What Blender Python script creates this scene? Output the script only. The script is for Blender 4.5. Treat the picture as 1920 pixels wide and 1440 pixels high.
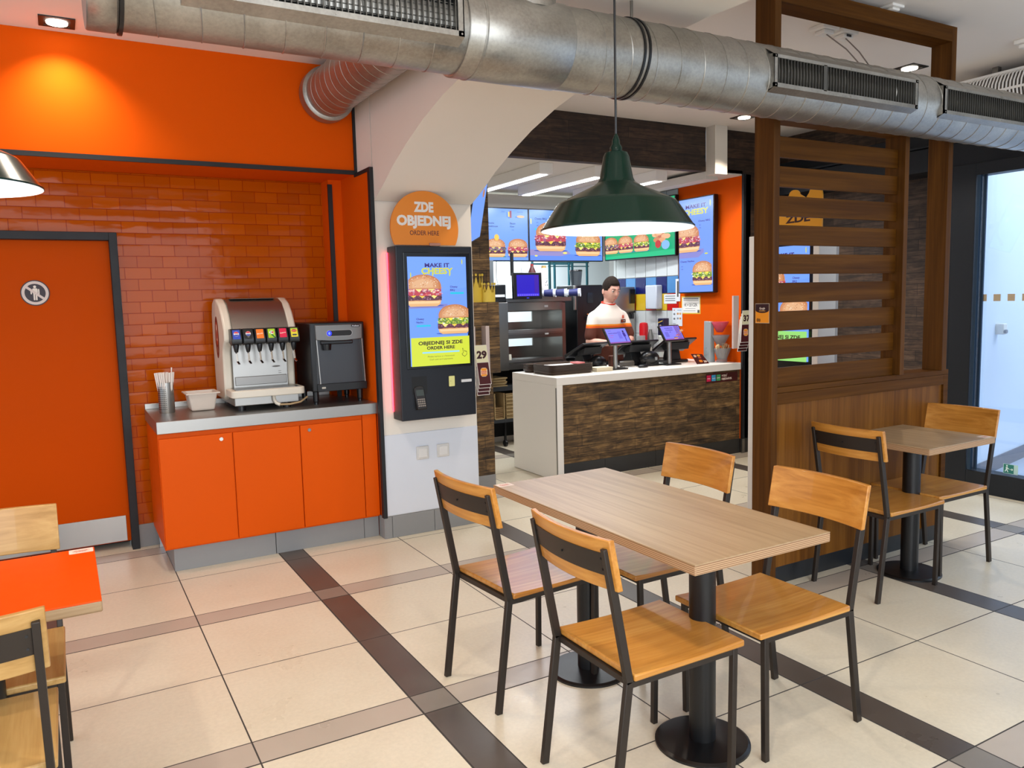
import bpy, bmesh, math, random
from mathutils import Vector, Matrix
random.seed(7)
S = bpy.context.scene
COL = S.collection
for o in list(bpy.data.objects): bpy.data.objects.remove(o)

# ------------------------------------------------------------------ camera, world, lights, exposure
def cam_setup():
    yaw, pitch, roll = [math.radians(a) for a in (29.64, 6.07, -1.439)]
    F = Vector((math.sin(yaw)*math.cos(pitch), math.cos(yaw)*math.cos(pitch), -math.sin(pitch)))
    r0 = Vector((math.cos(yaw), -math.sin(yaw), 0)); u0 = r0.cross(F)
    r = math.cos(roll)*r0 + math.sin(roll)*u0; u = -math.sin(roll)*r0 + math.cos(roll)*u0
    cd = bpy.data.cameras.new('camera'); c = bpy.data.objects.new('camera', cd); COL.objects.link(c)
    cd.sensor_width = 36; cd.lens = 36*1476.0/1920; cd.clip_start = .05; cd.clip_end = 60
    M = Matrix((( r.x, u.x, -F.x, 0), (r.y, u.y, -F.y, 0), (r.z, u.z, -F.z, 1.54), (0, 0, 0, 1)))
    c.matrix_world = M
    S.camera = c
cam_setup()
S.view_settings.view_transform = 'Standard'
S.view_settings.look = 'None'
S.view_settings.gamma = 1
S.view_settings.use_curve_mapping = False
S.view_settings.exposure = 0.3
w = bpy.data.worlds.new('world'); S.world = w; w.use_nodes = True
bg = w.node_tree.nodes['Background']; bg.inputs[0].default_value = (.74, .86, 1, 1); bg.inputs[1].default_value = .9

def light(kind, loc, energy, color=(1, 1, 1), size=.2, size_y=None, rot=(0, 0, 0), spot=None, blend=.5, name=None):
    d = bpy.data.lights.new(name or kind.lower()+'_light', kind); d.energy = energy; d.color = color
    if kind == 'AREA':
        d.size = size
        if size_y: d.shape = 'RECTANGLE'; d.size_y = size_y
    else: d.shadow_soft_size = size
    if kind == 'SPOT': d.spot_size = math.radians(spot or 90); d.spot_blend = blend
    o = bpy.data.objects.new(d.name, d); COL.objects.link(o); o.location = loc; o.rotation_euler = rot
    return o
WARM = (1, .86, .70); COOL = (.80, .90, 1); NEU = (1, .95, .88)
# storefront daylight behind and beside the camera
light('AREA', (.4, -2.6, 1.9), 150, (.90, .95, 1), 4.5, 2.4, (math.radians(90), 0, 0), name='storefront_daylight')
light('AREA', (5.9, .2, 1.6), 11, COOL, 2.6, 2.4, (math.radians(90), 0, math.radians(90)), name='side_window_daylight')
# added unseen ceiling spots to brighten the room, then beams of the visible downlights
for x, y, e in ((.7, .9, 58), (2.6, .6, 9), (4.3, 1.2, 8), (-.9, 1.4, 62), (.6, 3.55, 46), (2.9, 4.0, 34), (4.2, 4.3, 34)):
    light('SPOT', (x, y, 3.02), e, WARM, .05, spot=120, blend=.6, name='downlight_or_fill_beam')
light('SPOT', (.10, 4.88, 3.04), 42, WARM, .02, rot=(math.radians(14), 0, 0), spot=108, blend=1, name='downlight_or_fill_beam')
light('SPOT', (5.19, 3.49, 3.03), 40, WARM, .03, spot=100, blend=.4, name='downlight_or_fill_beam')
light('SPOT', (5.24, 5.05, 3.03), 60, WARM, .03, spot=100, blend=.4, name='downlight_or_fill_beam')
# pendant lamps
light('POINT', (1.60, 2.10, 1.86), 3.5, NEU, .05, name='pendant_bulb_light')
light('POINT', (-.25, 2.80, 1.98), 6, NEU, .05, name='pendant_bulb_light')
# kitchen tube fixtures
for x in (3.69, 4.26, 4.93):
    light('AREA', (x, 6.4, 2.575), 14, (.93, .97, 1), .08, 1.2, name='kitchen_tube_light')
light('AREA', (4.8, 8.7, 2.5), 85, (.86, .94, 1), 2.5, 1.2, name='back_kitchen_light')
# outside the glass door
light('AREA', (7.6, 2.2, 3.3), 70, (.80, .90, 1), 2.5, 2.5, name='vestibule_daylight')

# ------------------------------------------------------------------ materials
def lin(h):
    if isinstance(h, str):
        h = h.lstrip('#'); c = [int(h[i:i+2], 16)/255 for i in (0, 2, 4)]
    else: c = h
    return tuple(x/12.92 if x <= .04045 else ((x+.055)/1.055)**2.4 for x in c) + (1,)
MC = {}
def mat(h, rough=.5, metal=0., name=None, emit=0., spec=.5, coat=0., trans=0., alpha=1.):
    k = (h, rough, metal, emit, spec, coat, trans, alpha)
    if k in MC: return MC[k]
    m = bpy.data.materials.new(name or 'mat_'+str(h).lstrip('#')); m.use_nodes = True
    b = m.node_tree.nodes['Principled BSDF']
    b.inputs['Base Color'].default_value = lin(h); b.inputs['Roughness'].default_value = rough
    b.inputs['Metallic'].default_value = metal; b.inputs['Specular IOR Level'].default_value = spec
    b.inputs['Coat Weight'].default_value = coat
    b.inputs['Transmission Weight'].default_value = trans; b.inputs['Alpha'].default_value = alpha
    if emit:
        b.inputs['Emission Color'].default_value = lin(h); b.inputs['Emission Strength'].default_value = emit
        b.inputs['Base Color'].default_value = (0.01, .01, .01, 1); b.inputs['Roughness'].default_value = .25
    else:
        nt = m.node_tree                                   # slight unevenness so nothing is a flat tone
        if metal < .5 and trans == 0:
            tc = nt.nodes.new('ShaderNodeTexCoord'); n = nt.nodes.new('ShaderNodeTexNoise'); n.inputs['Scale'].default_value = 9
            mr = nt.nodes.new('ShaderNodeMapRange'); mr.inputs[3].default_value = max(0, rough-.07); mr.inputs[4].default_value = min(1, rough+.07)
            nt.links.new(tc.outputs['Object'], n.inputs['Vector']); nt.links.new(n.outputs[0], mr.inputs[0]); nt.links.new(mr.outputs[0], b.inputs['Roughness'])
    MC[k] = m
    return m
class NT:
    def __init__(s, name):
        s.m = bpy.data.materials.new(name); s.m.use_nodes = True; s.t = s.m.node_tree; s.b = s.t.nodes['Principled BSDF']
    def n(s, kind, **kw):
        x = s.t.nodes.new('ShaderNode'+kind)
        for k, v in kw.items():
            if k.startswith('i'): 
                x.inputs[int(k[1:])].default_value = v
            else: setattr(x, k, v)
        return x
    def l(s, a, b): s.t.links.new(a, b)
    def math(s, op, a, b=None, c=None):
        x = s.t.nodes.new('ShaderNodeMath'); x.operation = op
        for i, v in enumerate((a, b, c)):
            if v is None: continue
            if isinstance(v, (int, float)): x.inputs[i].default_value = v
            else: s.l(v, x.inputs[i])
        return x.outputs[0]
    def mix(s, f, a, b, blend='MIX'):
        x = s.t.nodes.new('ShaderNodeMix'); x.data_type = 'RGBA'; x.blend_type = blend
        for i, v in ((0, f), (6, a), (7, b)):
            if isinstance(v, (int, float)): x.inputs[i].default_value = v
            elif isinstance(v, tuple): x.inputs[i].default_value = v
            else: s.l(v, x.inputs[i])
        return x.outputs[2]
    def ramp(s, f, stops):
        x = s.t.nodes.new('ShaderNodeValToRGB'); e = x.color_ramp.elements
        while len(e) < len(stops): e.new(.5)
        for i, (p, c) in enumerate(stops): e[i].position = p; e[i].color = lin(c) if isinstance(c, str) else (c, c, c, 1)
        s.l(f, x.inputs[0]); return x.outputs[0]
    def coord(s, scale=(1, 1, 1), rot=(0, 0, 0), src='Object'):
        tc = s.t.nodes.new('ShaderNodeTexCoord'); mp = s.t.nodes.new('ShaderNodeMapping')
        mp.inputs['Scale'].default_value = scale; mp.inputs['Rotation'].default_value = rot
        s.l(tc.outputs[src], mp.inputs[0]); return mp.outputs[0]
    def noise(s, v, scale, detail=4, rough=.55, dist=0):
        x = s.n('TexNoise'); x.inputs['Scale'].default_value = scale; x.inputs['Detail'].default_value = detail
        x.inputs['Roughness'].default_value = rough; x.inputs['Distortion'].default_value = dist
        s.l(v, x.inputs['Vector']); return x.outputs[0]
    def bump(s, h, strength, dist=.01):
        x = s.n('Bump'); x.inputs['Strength'].default_value = strength; x.inputs['Distance'].default_value = dist
        s.l(h, x.inputs['Height']); s.l(x.outputs[0], s.b.inputs['Normal'])
def set_rough(N, v): N.b.inputs['Roughness'].default_value = v

def wood(name, dark, mid, light_, axis='X', scale=1., rough=.38, coat=.15, spec=.4):
    """sawn veneer: long streaks along one axis"""
    N = NT(name)
    k = {'X': (1.2, 26, 26), 'Y': (26, 1.2, 26), 'Z': (26, 26, 1.2)}[axis]
    v = N.coord(tuple(a*scale for a in k))
    n1 = N.noise(v, 1.0, 5, .6, .6)
    k2 = {'X': (3, 120, 120), 'Y': (120, 3, 120), 'Z': (120, 120, 3)}[axis]
    n2 = N.noise(N.coord(tuple(a*scale for a in k2)), 1.0, 3, .5)
    f = N.math('ADD', N.math('MULTIPLY', n1, .75), N.math('MULTIPLY', n2, .25))
    c = N.ramp(f, [(.30, dark), (.5, mid), (.68, light_)])
    N.l(c, N.b.inputs['Base Color']); set_rough(N, rough); N.b.inputs['Coat Weight'].default_value = coat; N.b.inputs['Specular IOR Level'].default_value = spec
    N.bump(n2, .08, .002)
    return N.m
M_chairwood = wood('amber_oak', '#a96a25', '#c98a3c', '#dba352', 'X', .8, .32, .3)
M_chairback = wood('amber_oak_back', '#a4651f', '#c78638', '#d99c4b', 'Y', .8, .34, .3)
M_darkseat = wood('worn_oak', '#8a4f1c', '#b87b35', '#cf9b56', 'X', .5, .28, .4)
M_tabletop = wood('pale_oak_laminate', '#967a58', '#ab8f6c', '#bba07d', 'Y', .9, .36, 0)
M_lattice_z = wood('brown_oak_upright', '#41240a', '#563411', '#664017', 'Z', .8, .55, 0, .12)
M_lattice_x = wood('brown_oak_slat', '#3f2105', '#523009', '#633d10', 'X', .8, .55, 0, .1)
M_lightoak = wood('natural_oak', '#a87d43', '#c39a5c', '#d3ae72', 'X', .8, .36, .2)
def ply_edge():
    N = NT('plywood_edge')
    sep = N.n('SeparateXYZ'); N.l(N.coord(), sep.inputs[0])
    f = N.math('FRACT', N.math('MULTIPLY', sep.outputs[2], 170))
    c = N.ramp(f, [(.35, '#8b6546'), (.6, '#c4a07a')]); N.l(c, N.b.inputs['Base Color']); set_rough(N, .6); return N.m
M_ply = ply_edge()
M_leg = mat('#3a332e', .42, .55, 'dark_bronze_steel')
M_black = mat('#0d0d0f', .38, 0, 'black_lacquer')
M_blackmatte = mat('#15161a', .6, 0, 'black_trim')
M_plastic = mat('#101114', .32, 0, 'black_plastic')
M_white = mat('#efebe5', .45, 0, 'white_laminate')
M_wallwhite = mat('#d9d2c8', .8, 0, 'white_plaster')
M_orange = mat('#de5500', .45, 0, 'orange_lacquer', spec=.12)
M_orangewall = mat('#de5500', .7, 0, 'orange_paint', spec=.08)
M_steel = mat('#a9a7a3', .34, .95, 'brushed_steel')
M_steeldark = mat('#8b8884', .3, .95, 'steel_dull')
M_chrome = mat('#d8d8d8', .12, 1, 'chrome')
M_greystone = mat('#8e8e8e', .5, 0, 'grey_skirting_tile')
M_darkstone = mat('#2b2a29', .4, 0, 'dark_skirting_tile')
M_cream = mat('#d9d0c0', .35, 0, 'cream_plastic')

def floor_mat():
    N = NT('floor_tiles')
    sep = N.n('SeparateXYZ'); N.l(N.coord(), sep.inputs[0]); X, Y = sep.outputs[0], sep.outputs[1]
    P = 1.35
    def cell(c, off):
        x = N.math('ADD', c, -off + P*20)
        return N.math('MULTIPLY', N.math('FRACT', N.math('DIVIDE', x, P)), P)
    u = cell(X, 1.0795); v = cell(Y, 2.627+.0)
    inX = N.math('LESS_THAN', u, .15); inY = N.math('LESS_THAN', v, .15)
    g = .0028
    def near(c, p): return N.math('LESS_THAN', N.math('ABSOLUTE', N.math('SUBTRACT', c, p)), g)
    gro = near(u, .15)
    for a in (near(u, .75), near(u, P-.001), near(v, .15), near(v, .75), near(v, P-.001), near(u, .001), near(v, .001)): gro = N.math('MAXIMUM', gro, a)
    co = N.coord()
    n1 = N.noise(co, 2.2, 5, .6); n2 = N.noise(co, 60, 3, .6)
    base = N.ramp(n1, [(.3, '#dbd0b9'), (.7, '#e3dac5')])
    sp = N.ramp(n2, [(.35, .93), (.65, 1.0)])
    base = N.mix(1.0, base, sp, 'MULTIPLY')
    lb = N.ramp(n1, [(.3, '#b3a799'), (.7, '#bdb1a3')])
    db = N.ramp(n1, [(.3, '#4e4640'), (.7, '#5c544d')])
    both = N.ramp(n1, [(.3, '#7c756c'), (.7, '#8a8379')])
    c = N.mix(inY, base, lb); c = N.mix(inX, c, N.mix(inY, db, both)); c = N.mix(gro, c, lin('#3c3834'))
    N.l(c, N.b.inputs['Base Color'])
    r = N.ramp(n1, [(.3, .26), (.7, .38)]); r2 = N.mix(gro, r, (.8, .8, .8, 1)); N.l(r2, N.b.inputs['Roughness'])
    N.bump(N.math('SUBTRACT', N.math('MULTIPLY', n2, .05), gro), .25, .002)
    return N.m
def brick_mat():
    """glazed brick-bond tiles, 150 x 72 mm, on a wall facing -Y (X across, Z up)"""
    N = NT('glazed_orange_tiles')
    tc = N.n('TexCoord'); sep = N.n('SeparateXYZ'); N.l(tc.outputs['Object'], sep.inputs[0])
    cmb = N.n('CombineXYZ'); N.l(sep.outputs[0], cmb.inputs[0]); N.l(sep.outputs[2], cmb.inputs[1])
    b = N.n('TexBrick', offset=.5, squash=1.0); N.l(cmb.outputs[0], b.inputs['Vector'])
    b.inputs['Scale'].default_value = 1; b.inputs['Mortar Size'].default_value = .0022; b.inputs['Mortar Smooth'].default_value = .3
    b.inputs['Brick Width'].default_value = .150; b.inputs['Row Height'].default_value = .0722; b.inputs['Bias'].default_value = 0
    b.inputs['Color1'].default_value = lin('#b85202'); b.inputs['Color2'].default_value = lin('#aa4802'); b.inputs['Mortar'].default_value = lin('#962f04')
    N.l(b.outputs['Color'], N.b.inputs['Base Color']); set_rough(N, .10); N.b.inputs['Specular IOR Level'].default_value = .11
    n = N.noise(N.coord((5, 5, 9)), 1.6, 2, .4)
    # pillow-shaped tile faces: each tile bends its own reflection
    fx = N.math('FRACT', N.math('DIVIDE', sep.outputs[2], .0722)); px = N.math('POWER', N.math('ABSOLUTE', N.math('SUBTRACT', fx, .5)), 2.0)
    h = N.math('SUBTRACT', N.math('MULTIPLY', n, .9), N.math('ADD', N.math('MULTIPLY', b.outputs['Fac'], .7), N.math('MULTIPLY', px, 1.2)))
    N.bump(h, .6, .004)
    return N.m
def plank_mat(name, c0, c1, c2, mode='XZ', rough=.65):
    """distressed horizontal boards, 95 mm high; mode says which axis runs along"""
    N = NT(name)
    tc = N.n('TexCoord'); sep = N.n('SeparateXYZ'); N.l(tc.outputs['Object'], sep.inputs[0])
    a = sep.outputs[0] if mode == 'XZ' else sep.outputs[1]
    cmb = N.n('CombineXYZ'); N.l(a, cmb.inputs[0]); N.l(sep.outputs[2], cmb.inputs[1])
    b = N.n('TexBrick', offset=.37, offset_frequency=2, squash=1.3, squash_frequency=3); N.l(cmb.outputs[0], b.inputs['Vector'])
    b.inputs['Scale'].default_value = 1; b.inputs['Mortar Size'].default_value = .002; b.inputs['Mortar Smooth'].default_value = .1
    b.inputs['Brick Width'].default_value = .62; b.inputs['Row Height'].default_value = .0935; b.inputs['Bias'].default_value = 0
    b.inputs['Color1'].default_value = (.55, .55, .55, 1); b.inputs['Color2'].default_value = (1, 1, 1, 1); b.inputs['Mortar'].default_value = (.08, .08, .08, 1)
    sc = N.n('Mapping'); sc.inputs['Scale'].default_value = (2.2, 30, 1); N.l(cmb.outputs[0], sc.inputs[0])
    n1 = N.noise(sc.outputs[0], 1.4, 7, .65, 1.2)
    sc2 = N.n('Mapping'); sc2.inputs['Scale'].default_value = (5, 9, 1); N.l(cmb.outputs[0], sc2.inputs[0])
    n2 = N.noise(sc2.outputs[0], 1.5, 5, .6, .8)
    f = N.math('ADD', N.math('MULTIPLY', n1, .62), N.math('MULTIPLY', n2, .38))
    c = N.ramp(f, [(.37, c0), (.5, c1), (.64, c2)])
    c = N.mix(1.0, c, b.outputs['Color'], 'MULTIPLY'); N.l(c, N.b.inputs['Base Color']); set_rough(N, rough)
    N.bump(N.math('SUBTRACT', N.math('MULTIPLY', f, .6), b.outputs['Fac']), .4, .003)
    return N.m
def duct_mat():
    N = NT('galvanised_sheet'); co = N.coord((1, 1, 1))
    n = N.noise(co, 6, 5, .6, .5); n2 = N.noise(N.coord((60, 60, 60)), 1.5, 3, .6)
    f = N.math('ADD', N.math('MULTIPLY', n, .6), N.math('MULTIPLY', n2, .4))
    N.l(N.ramp(f, [(.3, '#8f8c86'), (.7, '#b9b5ad')]), N.b.inputs['Base Color']); N.b.inputs['Metallic'].default_value = .85
    N.l(N.ramp(f, [(.3, .30), (.7, .46)]), N.b.inputs['Roughness']); N.bump(n2, .05, .002)
    return N.m
def plaster_mat(name, c):
    N = NT(name); co = N.coord(); n = N.noise(co, 70, 4, .6); n1 = N.noise(co, 1.2, 3, .5)
    N.l(N.mix(.10, lin(c), N.ramp(n1, [(.3, .55), (.7, .85)])), N.b.inputs['Base Color']); set_rough(N, .85); N.bump(n, .12, .002); return N.m
M_floor = floor_mat(); M_brick = brick_mat()
M_plank = plank_mat('reclaimed_boards', '#2a1d10', '#6a5030', '#a98452')
M_plankdark = plank_mat('dark_reclaimed_boards', '#1e1611', '#3f2c20', '#5b4230')
M_plankside = plank_mat('dark_reclaimed_boards_side', '#241b15', '#4a372a', '#6b5544', 'YZ')
M_duct = duct_mat(); M_plaster = plaster_mat('ceiling_plaster', '#f1e8df'); M_plaster2 = plaster_mat('pillar_plaster', '#f0e6d8')

# ------------------------------------------------------------------ mesh builder
class MB:
    def __init__(s): s.v = []; s.f = []; s.mi = []; s.cur = 0
    def face(s, idx): s.f.append(tuple(idx)); s.mi.append(s.cur)
    def add(s, vs, fs):
        o = len(s.v); s.v += [tuple(p) for p in vs]
        for f in fs: s.face([i+o for i in f])
        return s
    def box(s, x0, x1, y0, y1, z0, z1):
        vs = [(x, y, z) for x in (x0, x1) for y in (y0, y1) for z in (z0, z1)]
        return s.add(vs, [(0, 1, 3, 2), (4, 6, 7, 5), (0, 4, 5, 1), (2, 3, 7, 6), (0, 2, 6, 4), (1, 5, 7, 3)])
    def obox(s, c, dx, dy, dz):
        """box from centre and three half-extent vectors"""
        c, dx, dy, dz = map(Vector, (c, dx, dy, dz))
        vs = [c+a*dx+b*dy+e*dz for a in (-1, 1) for b in (-1, 1) for e in (-1, 1)]
        return s.add(vs, [(0, 1, 3, 2), (4, 6, 7, 5), (0, 4, 5, 1), (2, 3, 7, 6), (0, 2, 6, 4), (1, 5, 7, 3)])
    def bar(s, a, b, w, h, side=(0, 1, 0)):
        a, b = Vector(a), Vector(b); d = (b-a); u = d.normalized(); sd = Vector(side); sd = (sd - sd.dot(u)*u).normalized(); t = u.cross(sd)
        return s.obox((a+b)/2, d/2, sd*w/2, t*h/2)
    def lathe(s, prof, c=(0, 0, 0), n=32, axis='Z', cap=True):
        o = len(s.v); c = Vector(c)
        for r, z in prof:
            for k in range(n):
                a = 2*math.pi*k/n; p = (r*math.cos(a), r*math.sin(a), z)
                if axis == 'X': p = (p[2], p[0], p[1])
                if axis == 'Y': p = (p[0], p[2], p[1])
                s.v.append(tuple(c+Vector(p)))
        flip = axis == 'Y'
        for i in range(len(prof)-1):
            for k in range(n):
                q = (o+i*n+k, o+i*n+(k+1) % n, o+(i+1)*n+(k+1) % n, o+(i+1)*n+k)
                s.face(q[::-1] if flip else q)
        if cap:
            a = [o+k for k in range(n)]; b = [o+(len(prof)-1)*n+k for k in range(n)]
            s.face(a if flip else a[::-1]); s.face(b[::-1] if flip else b)
        return s
    def cyl(s, c, r, h, n=24, axis='Z'): return s.lathe([(r, 0), (r, h)], c, n, axis)
    def tube(s, pts, r, n=10, cap=True):
        pts = [Vector(p) for p in pts]; rs = r if isinstance(r, (list, tuple)) else [r]*len(pts); o = len(s.v)
        prev = None
        for i, p in enumerate(pts):
            d = (pts[min(i+1, len(pts)-1)] - pts[max(i-1, 0)]).normalized()
            if prev is None:
                a = Vector((0, 0, 1)) if abs(d.z) < .9 else Vector((1, 0, 0)); a = (a - a.dot(d)*d).normalized()
            else: a = (prev - prev.dot(d)*d).normalized()
            prev = a; b = d.cross(a)
            for k in range(n):
                t = 2*math.pi*k/n; s.v.append(tuple(p + rs[i]*(math.cos(t)*a + math.sin(t)*b)))
        for i in range(len(pts)-1):
            for k in range(n): s.face((o+i*n+k, o+i*n+(k+1) % n, o+(i+1)*n+(k+1) % n, o+(i+1)*n+k))
        if cap: s.face([o+k for k in range(n)][::-1]); s.face([o+(len(pts)-1)*n+k for k in range(n)])
        return s
    def prism(s, poly, O, R, U, depth):
        """2D outline in frame (O,R,U) pushed back along -(RxU)"""
        O, R, U = Vector(O), Vector(R), Vector(U); N = R.cross(U); m = len(poly); o = len(s.v)
        for d in (0, -depth):
            for x, y in poly: s.v.append(tuple(O+R*x+U*y+N*d))
        s.face([o+i for i in range(m)]); s.face([o+m+i for i in range(m)][::-1])
        for i in range(m): j = (i+1) % m; s.face((o+i, o+m+i, o+m+j, o+j))
        return s
    def sphere(s, c, r, n=16, m=10, sc=(1, 1, 1)):
        o = len(s.v); c = Vector(c)
        for i in range(m+1):
            ph = math.pi*i/m
            for k in range(n):
                a = 2*math.pi*k/n
                s.v.append((c.x+r*sc[0]*math.sin(ph)*math.cos(a), c.y+r*sc[1]*math.sin(ph)*math.sin(a), c.z+r*sc[2]*math.cos(ph)))
        for i in range(m):
            for k in range(n): s.face((o+i*n+k, o+(i+1)*n+k, o+(i+1)*n+(k+1) % n, o+i*n+(k+1) % n))
        return s
WL = {}
def link(o): COL.objects.link(o); return o
def tagit(o, label=None, cat=None, group=None, kind=None):
    for k, v in (('label', label), ('category', cat), ('group', group), ('kind', kind)):
        if v: o[k] = v
    return o
def thing(name, label, cat, loc=(0, 0, 0), group=None):
    o = link(bpy.data.objects.new(name, None)); o.location = loc; o.empty_display_size = .1; WL[o.name] = Vector(loc)
    return tagit(o, label, cat, group)
def build(mb, name, m, parent=None, bevel=0, smooth=35, origin=None, local=False, label=None, cat=None, group=None, kind=None, seg=2):
    me = bpy.data.meshes.new(name)
    if parent is not None: off = Vector((0, 0, 0)) if local else WL[parent.name]
    elif origin is not None: off = Vector(origin)
    elif kind == 'structure' or local: off = Vector((0, 0, 0))
    else:
        xs, ys, zs = zip(*mb.v); off = Vector(((min(xs)+max(xs))/2, (min(ys)+max(ys))/2, min(zs)))
    me.from_pydata([(v[0]-off.x, v[1]-off.y, v[2]-off.z) for v in mb.v], [], mb.f)
    ms = m if isinstance(m, (list, tuple)) else [m]
    for x in ms: me.materials.append(x)
    me.polygons.foreach_set('material_index', mb.mi)
    me.polygons.foreach_set('use_smooth', [bool(smooth)]*len(me.polygons))
    me.validate(); me.update()
    if smooth: me.set_sharp_from_angle(angle=math.radians(smooth))
    o = link(bpy.data.objects.new(name, me))
    WL[o.name] = off if not parent else off
    if parent is not None:
        o.parent = parent
        if parent.type == 'MESH' and not local:
            # parent mesh object may itself be offset from its own root; children share the root frame
            pass
    else: o.location = off
    if bevel:
        b = o.modifiers.new('bevel', 'BEVEL'); b.width = bevel; b.segments = seg; b.limit_method = 'ANGLE'; b.angle_limit = math.radians(40); b.harden_normals = False
    return tagit(o, label, cat, group, kind)
def sub(mb, name, m, parent, **kw):
    """sub-part: parent is a part mesh whose own location is zero in its thing's frame"""
    return build(mb, name, m, parent, **kw)
def copy_tree(o, parent=None):
    c = o.copy(); link(c); c.parent = parent
    for ch in list(o.children):
        copy_tree(ch, c)
    return c
def struct(name, mb, m, **kw): return build(mb, name, m, kind='structure', **kw)

# ------------------------------------------------------------------ flat printed / lit graphics
FT = {}
def glyphs(text, bold=0., shear=0., spacing=1.):
    k = (text, bold, shear, spacing)
    if k in FT: return FT[k]
    cu = bpy.data.curves.new('t', 'FONT'); cu.body = text; cu.size = 1; cu.offset = bold; cu.shear = shear; cu.resolution_u = 3; cu.space_character = spacing
    o = bpy.data.objects.new('t', cu); COL.objects.link(o); bpy.context.view_layer.update()
    me = o.to_mesh(); vs = [(v.co.x, v.co.y) for v in me.vertices]; fs = [tuple(p.vertices) for p in me.polygons]
    o.to_mesh_clear(); bpy.data.objects.remove(o); bpy.data.curves.remove(cu)
    FT[k] = (vs, fs); return FT[k]
class Canvas:
    def __init__(s, O, R, U, emit=0., step=.00004, clip=None):
        s.O, s.R, s.U = Vector(O), Vector(R).normalized(), Vector(U).normalized(); s.N = s.R.cross(s.U)
        s.mb = MB(); s.ms = []; s.emit = emit; s.step = step; s.k = 1; s.clip = clip
    def m(s, c):
        mm = mat(c, .35, emit=s.emit) if s.emit else mat(c, .5)
        if mm not in s.ms: s.ms.append(mm)
        s.mb.cur = s.ms.index(mm)
    def P(s, x, y): 
        if s.clip: x = min(max(x, 0), s.clip[0]); y = min(max(y, 0), s.clip[1])
        return s.O+s.R*x+s.U*y+s.N*(s.step*s.k)
    def poly(s, pts, c):
        s.m(c); s.mb.add([s.P(*p) for p in pts], [tuple(range(len(pts)))]); s.k += 1
    def rect(s, x, y, w, h, c): s.poly([(x, y), (x+w, y), (x+w, y+h), (x, y+h)], c)
    def ell(s, x, y, a, b, c, n=28, t0=0, t1=360):
        s.poly([(x+a*math.cos(math.radians(t0+(t1-t0)*i/n)), y+b*math.sin(math.radians(t0+(t1-t0)*i/n))) for i in range(n if t1-t0 == 360 else n+1)], c)
    def rrect(s, x, y, w, h, r, c, n=6):
        p = []
        for cx, cy, a in ((x+w-r, y+r, -90), (x+w-r, y+h-r, 0), (x+r, y+h-r, 90), (x+r, y+r, 180)):
            p += [(cx+r*math.cos(math.radians(a+90*i/n)), cy+r*math.sin(math.radians(a+90*i/n))) for i in range(n+1)]
        s.poly(p, c)
    def text(s, t, x, y, size, c, bold=.0, align='L', width=None, shear=0, spacing=1., rot=0):
        vs, fs = glyphs(t, bold, shear, spacing)
        if not vs: return
        x0 = min(v[0] for v in vs); x1 = max(v[0] for v in vs); sx = size
        if width: sx = width/(x1-x0)
        W = (x1-x0)*sx; dx = {'L': 0, 'C': -W/2, 'R': -W}[align]
        ca, sa = math.cos(rot), math.sin(rot)
        s.m(c); q = []
        for vx, vy in vs:
            a, b = dx+(vx-x0)*sx, vy*size; q.append(s.P(x+a*ca-b*sa, y+a*sa+b*ca))
        s.mb.add(q, fs); s.k += 1
    def build(s, name, parent=None, **kw): return build(s.mb, name, s.ms, parent, smooth=0, **kw)

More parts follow.
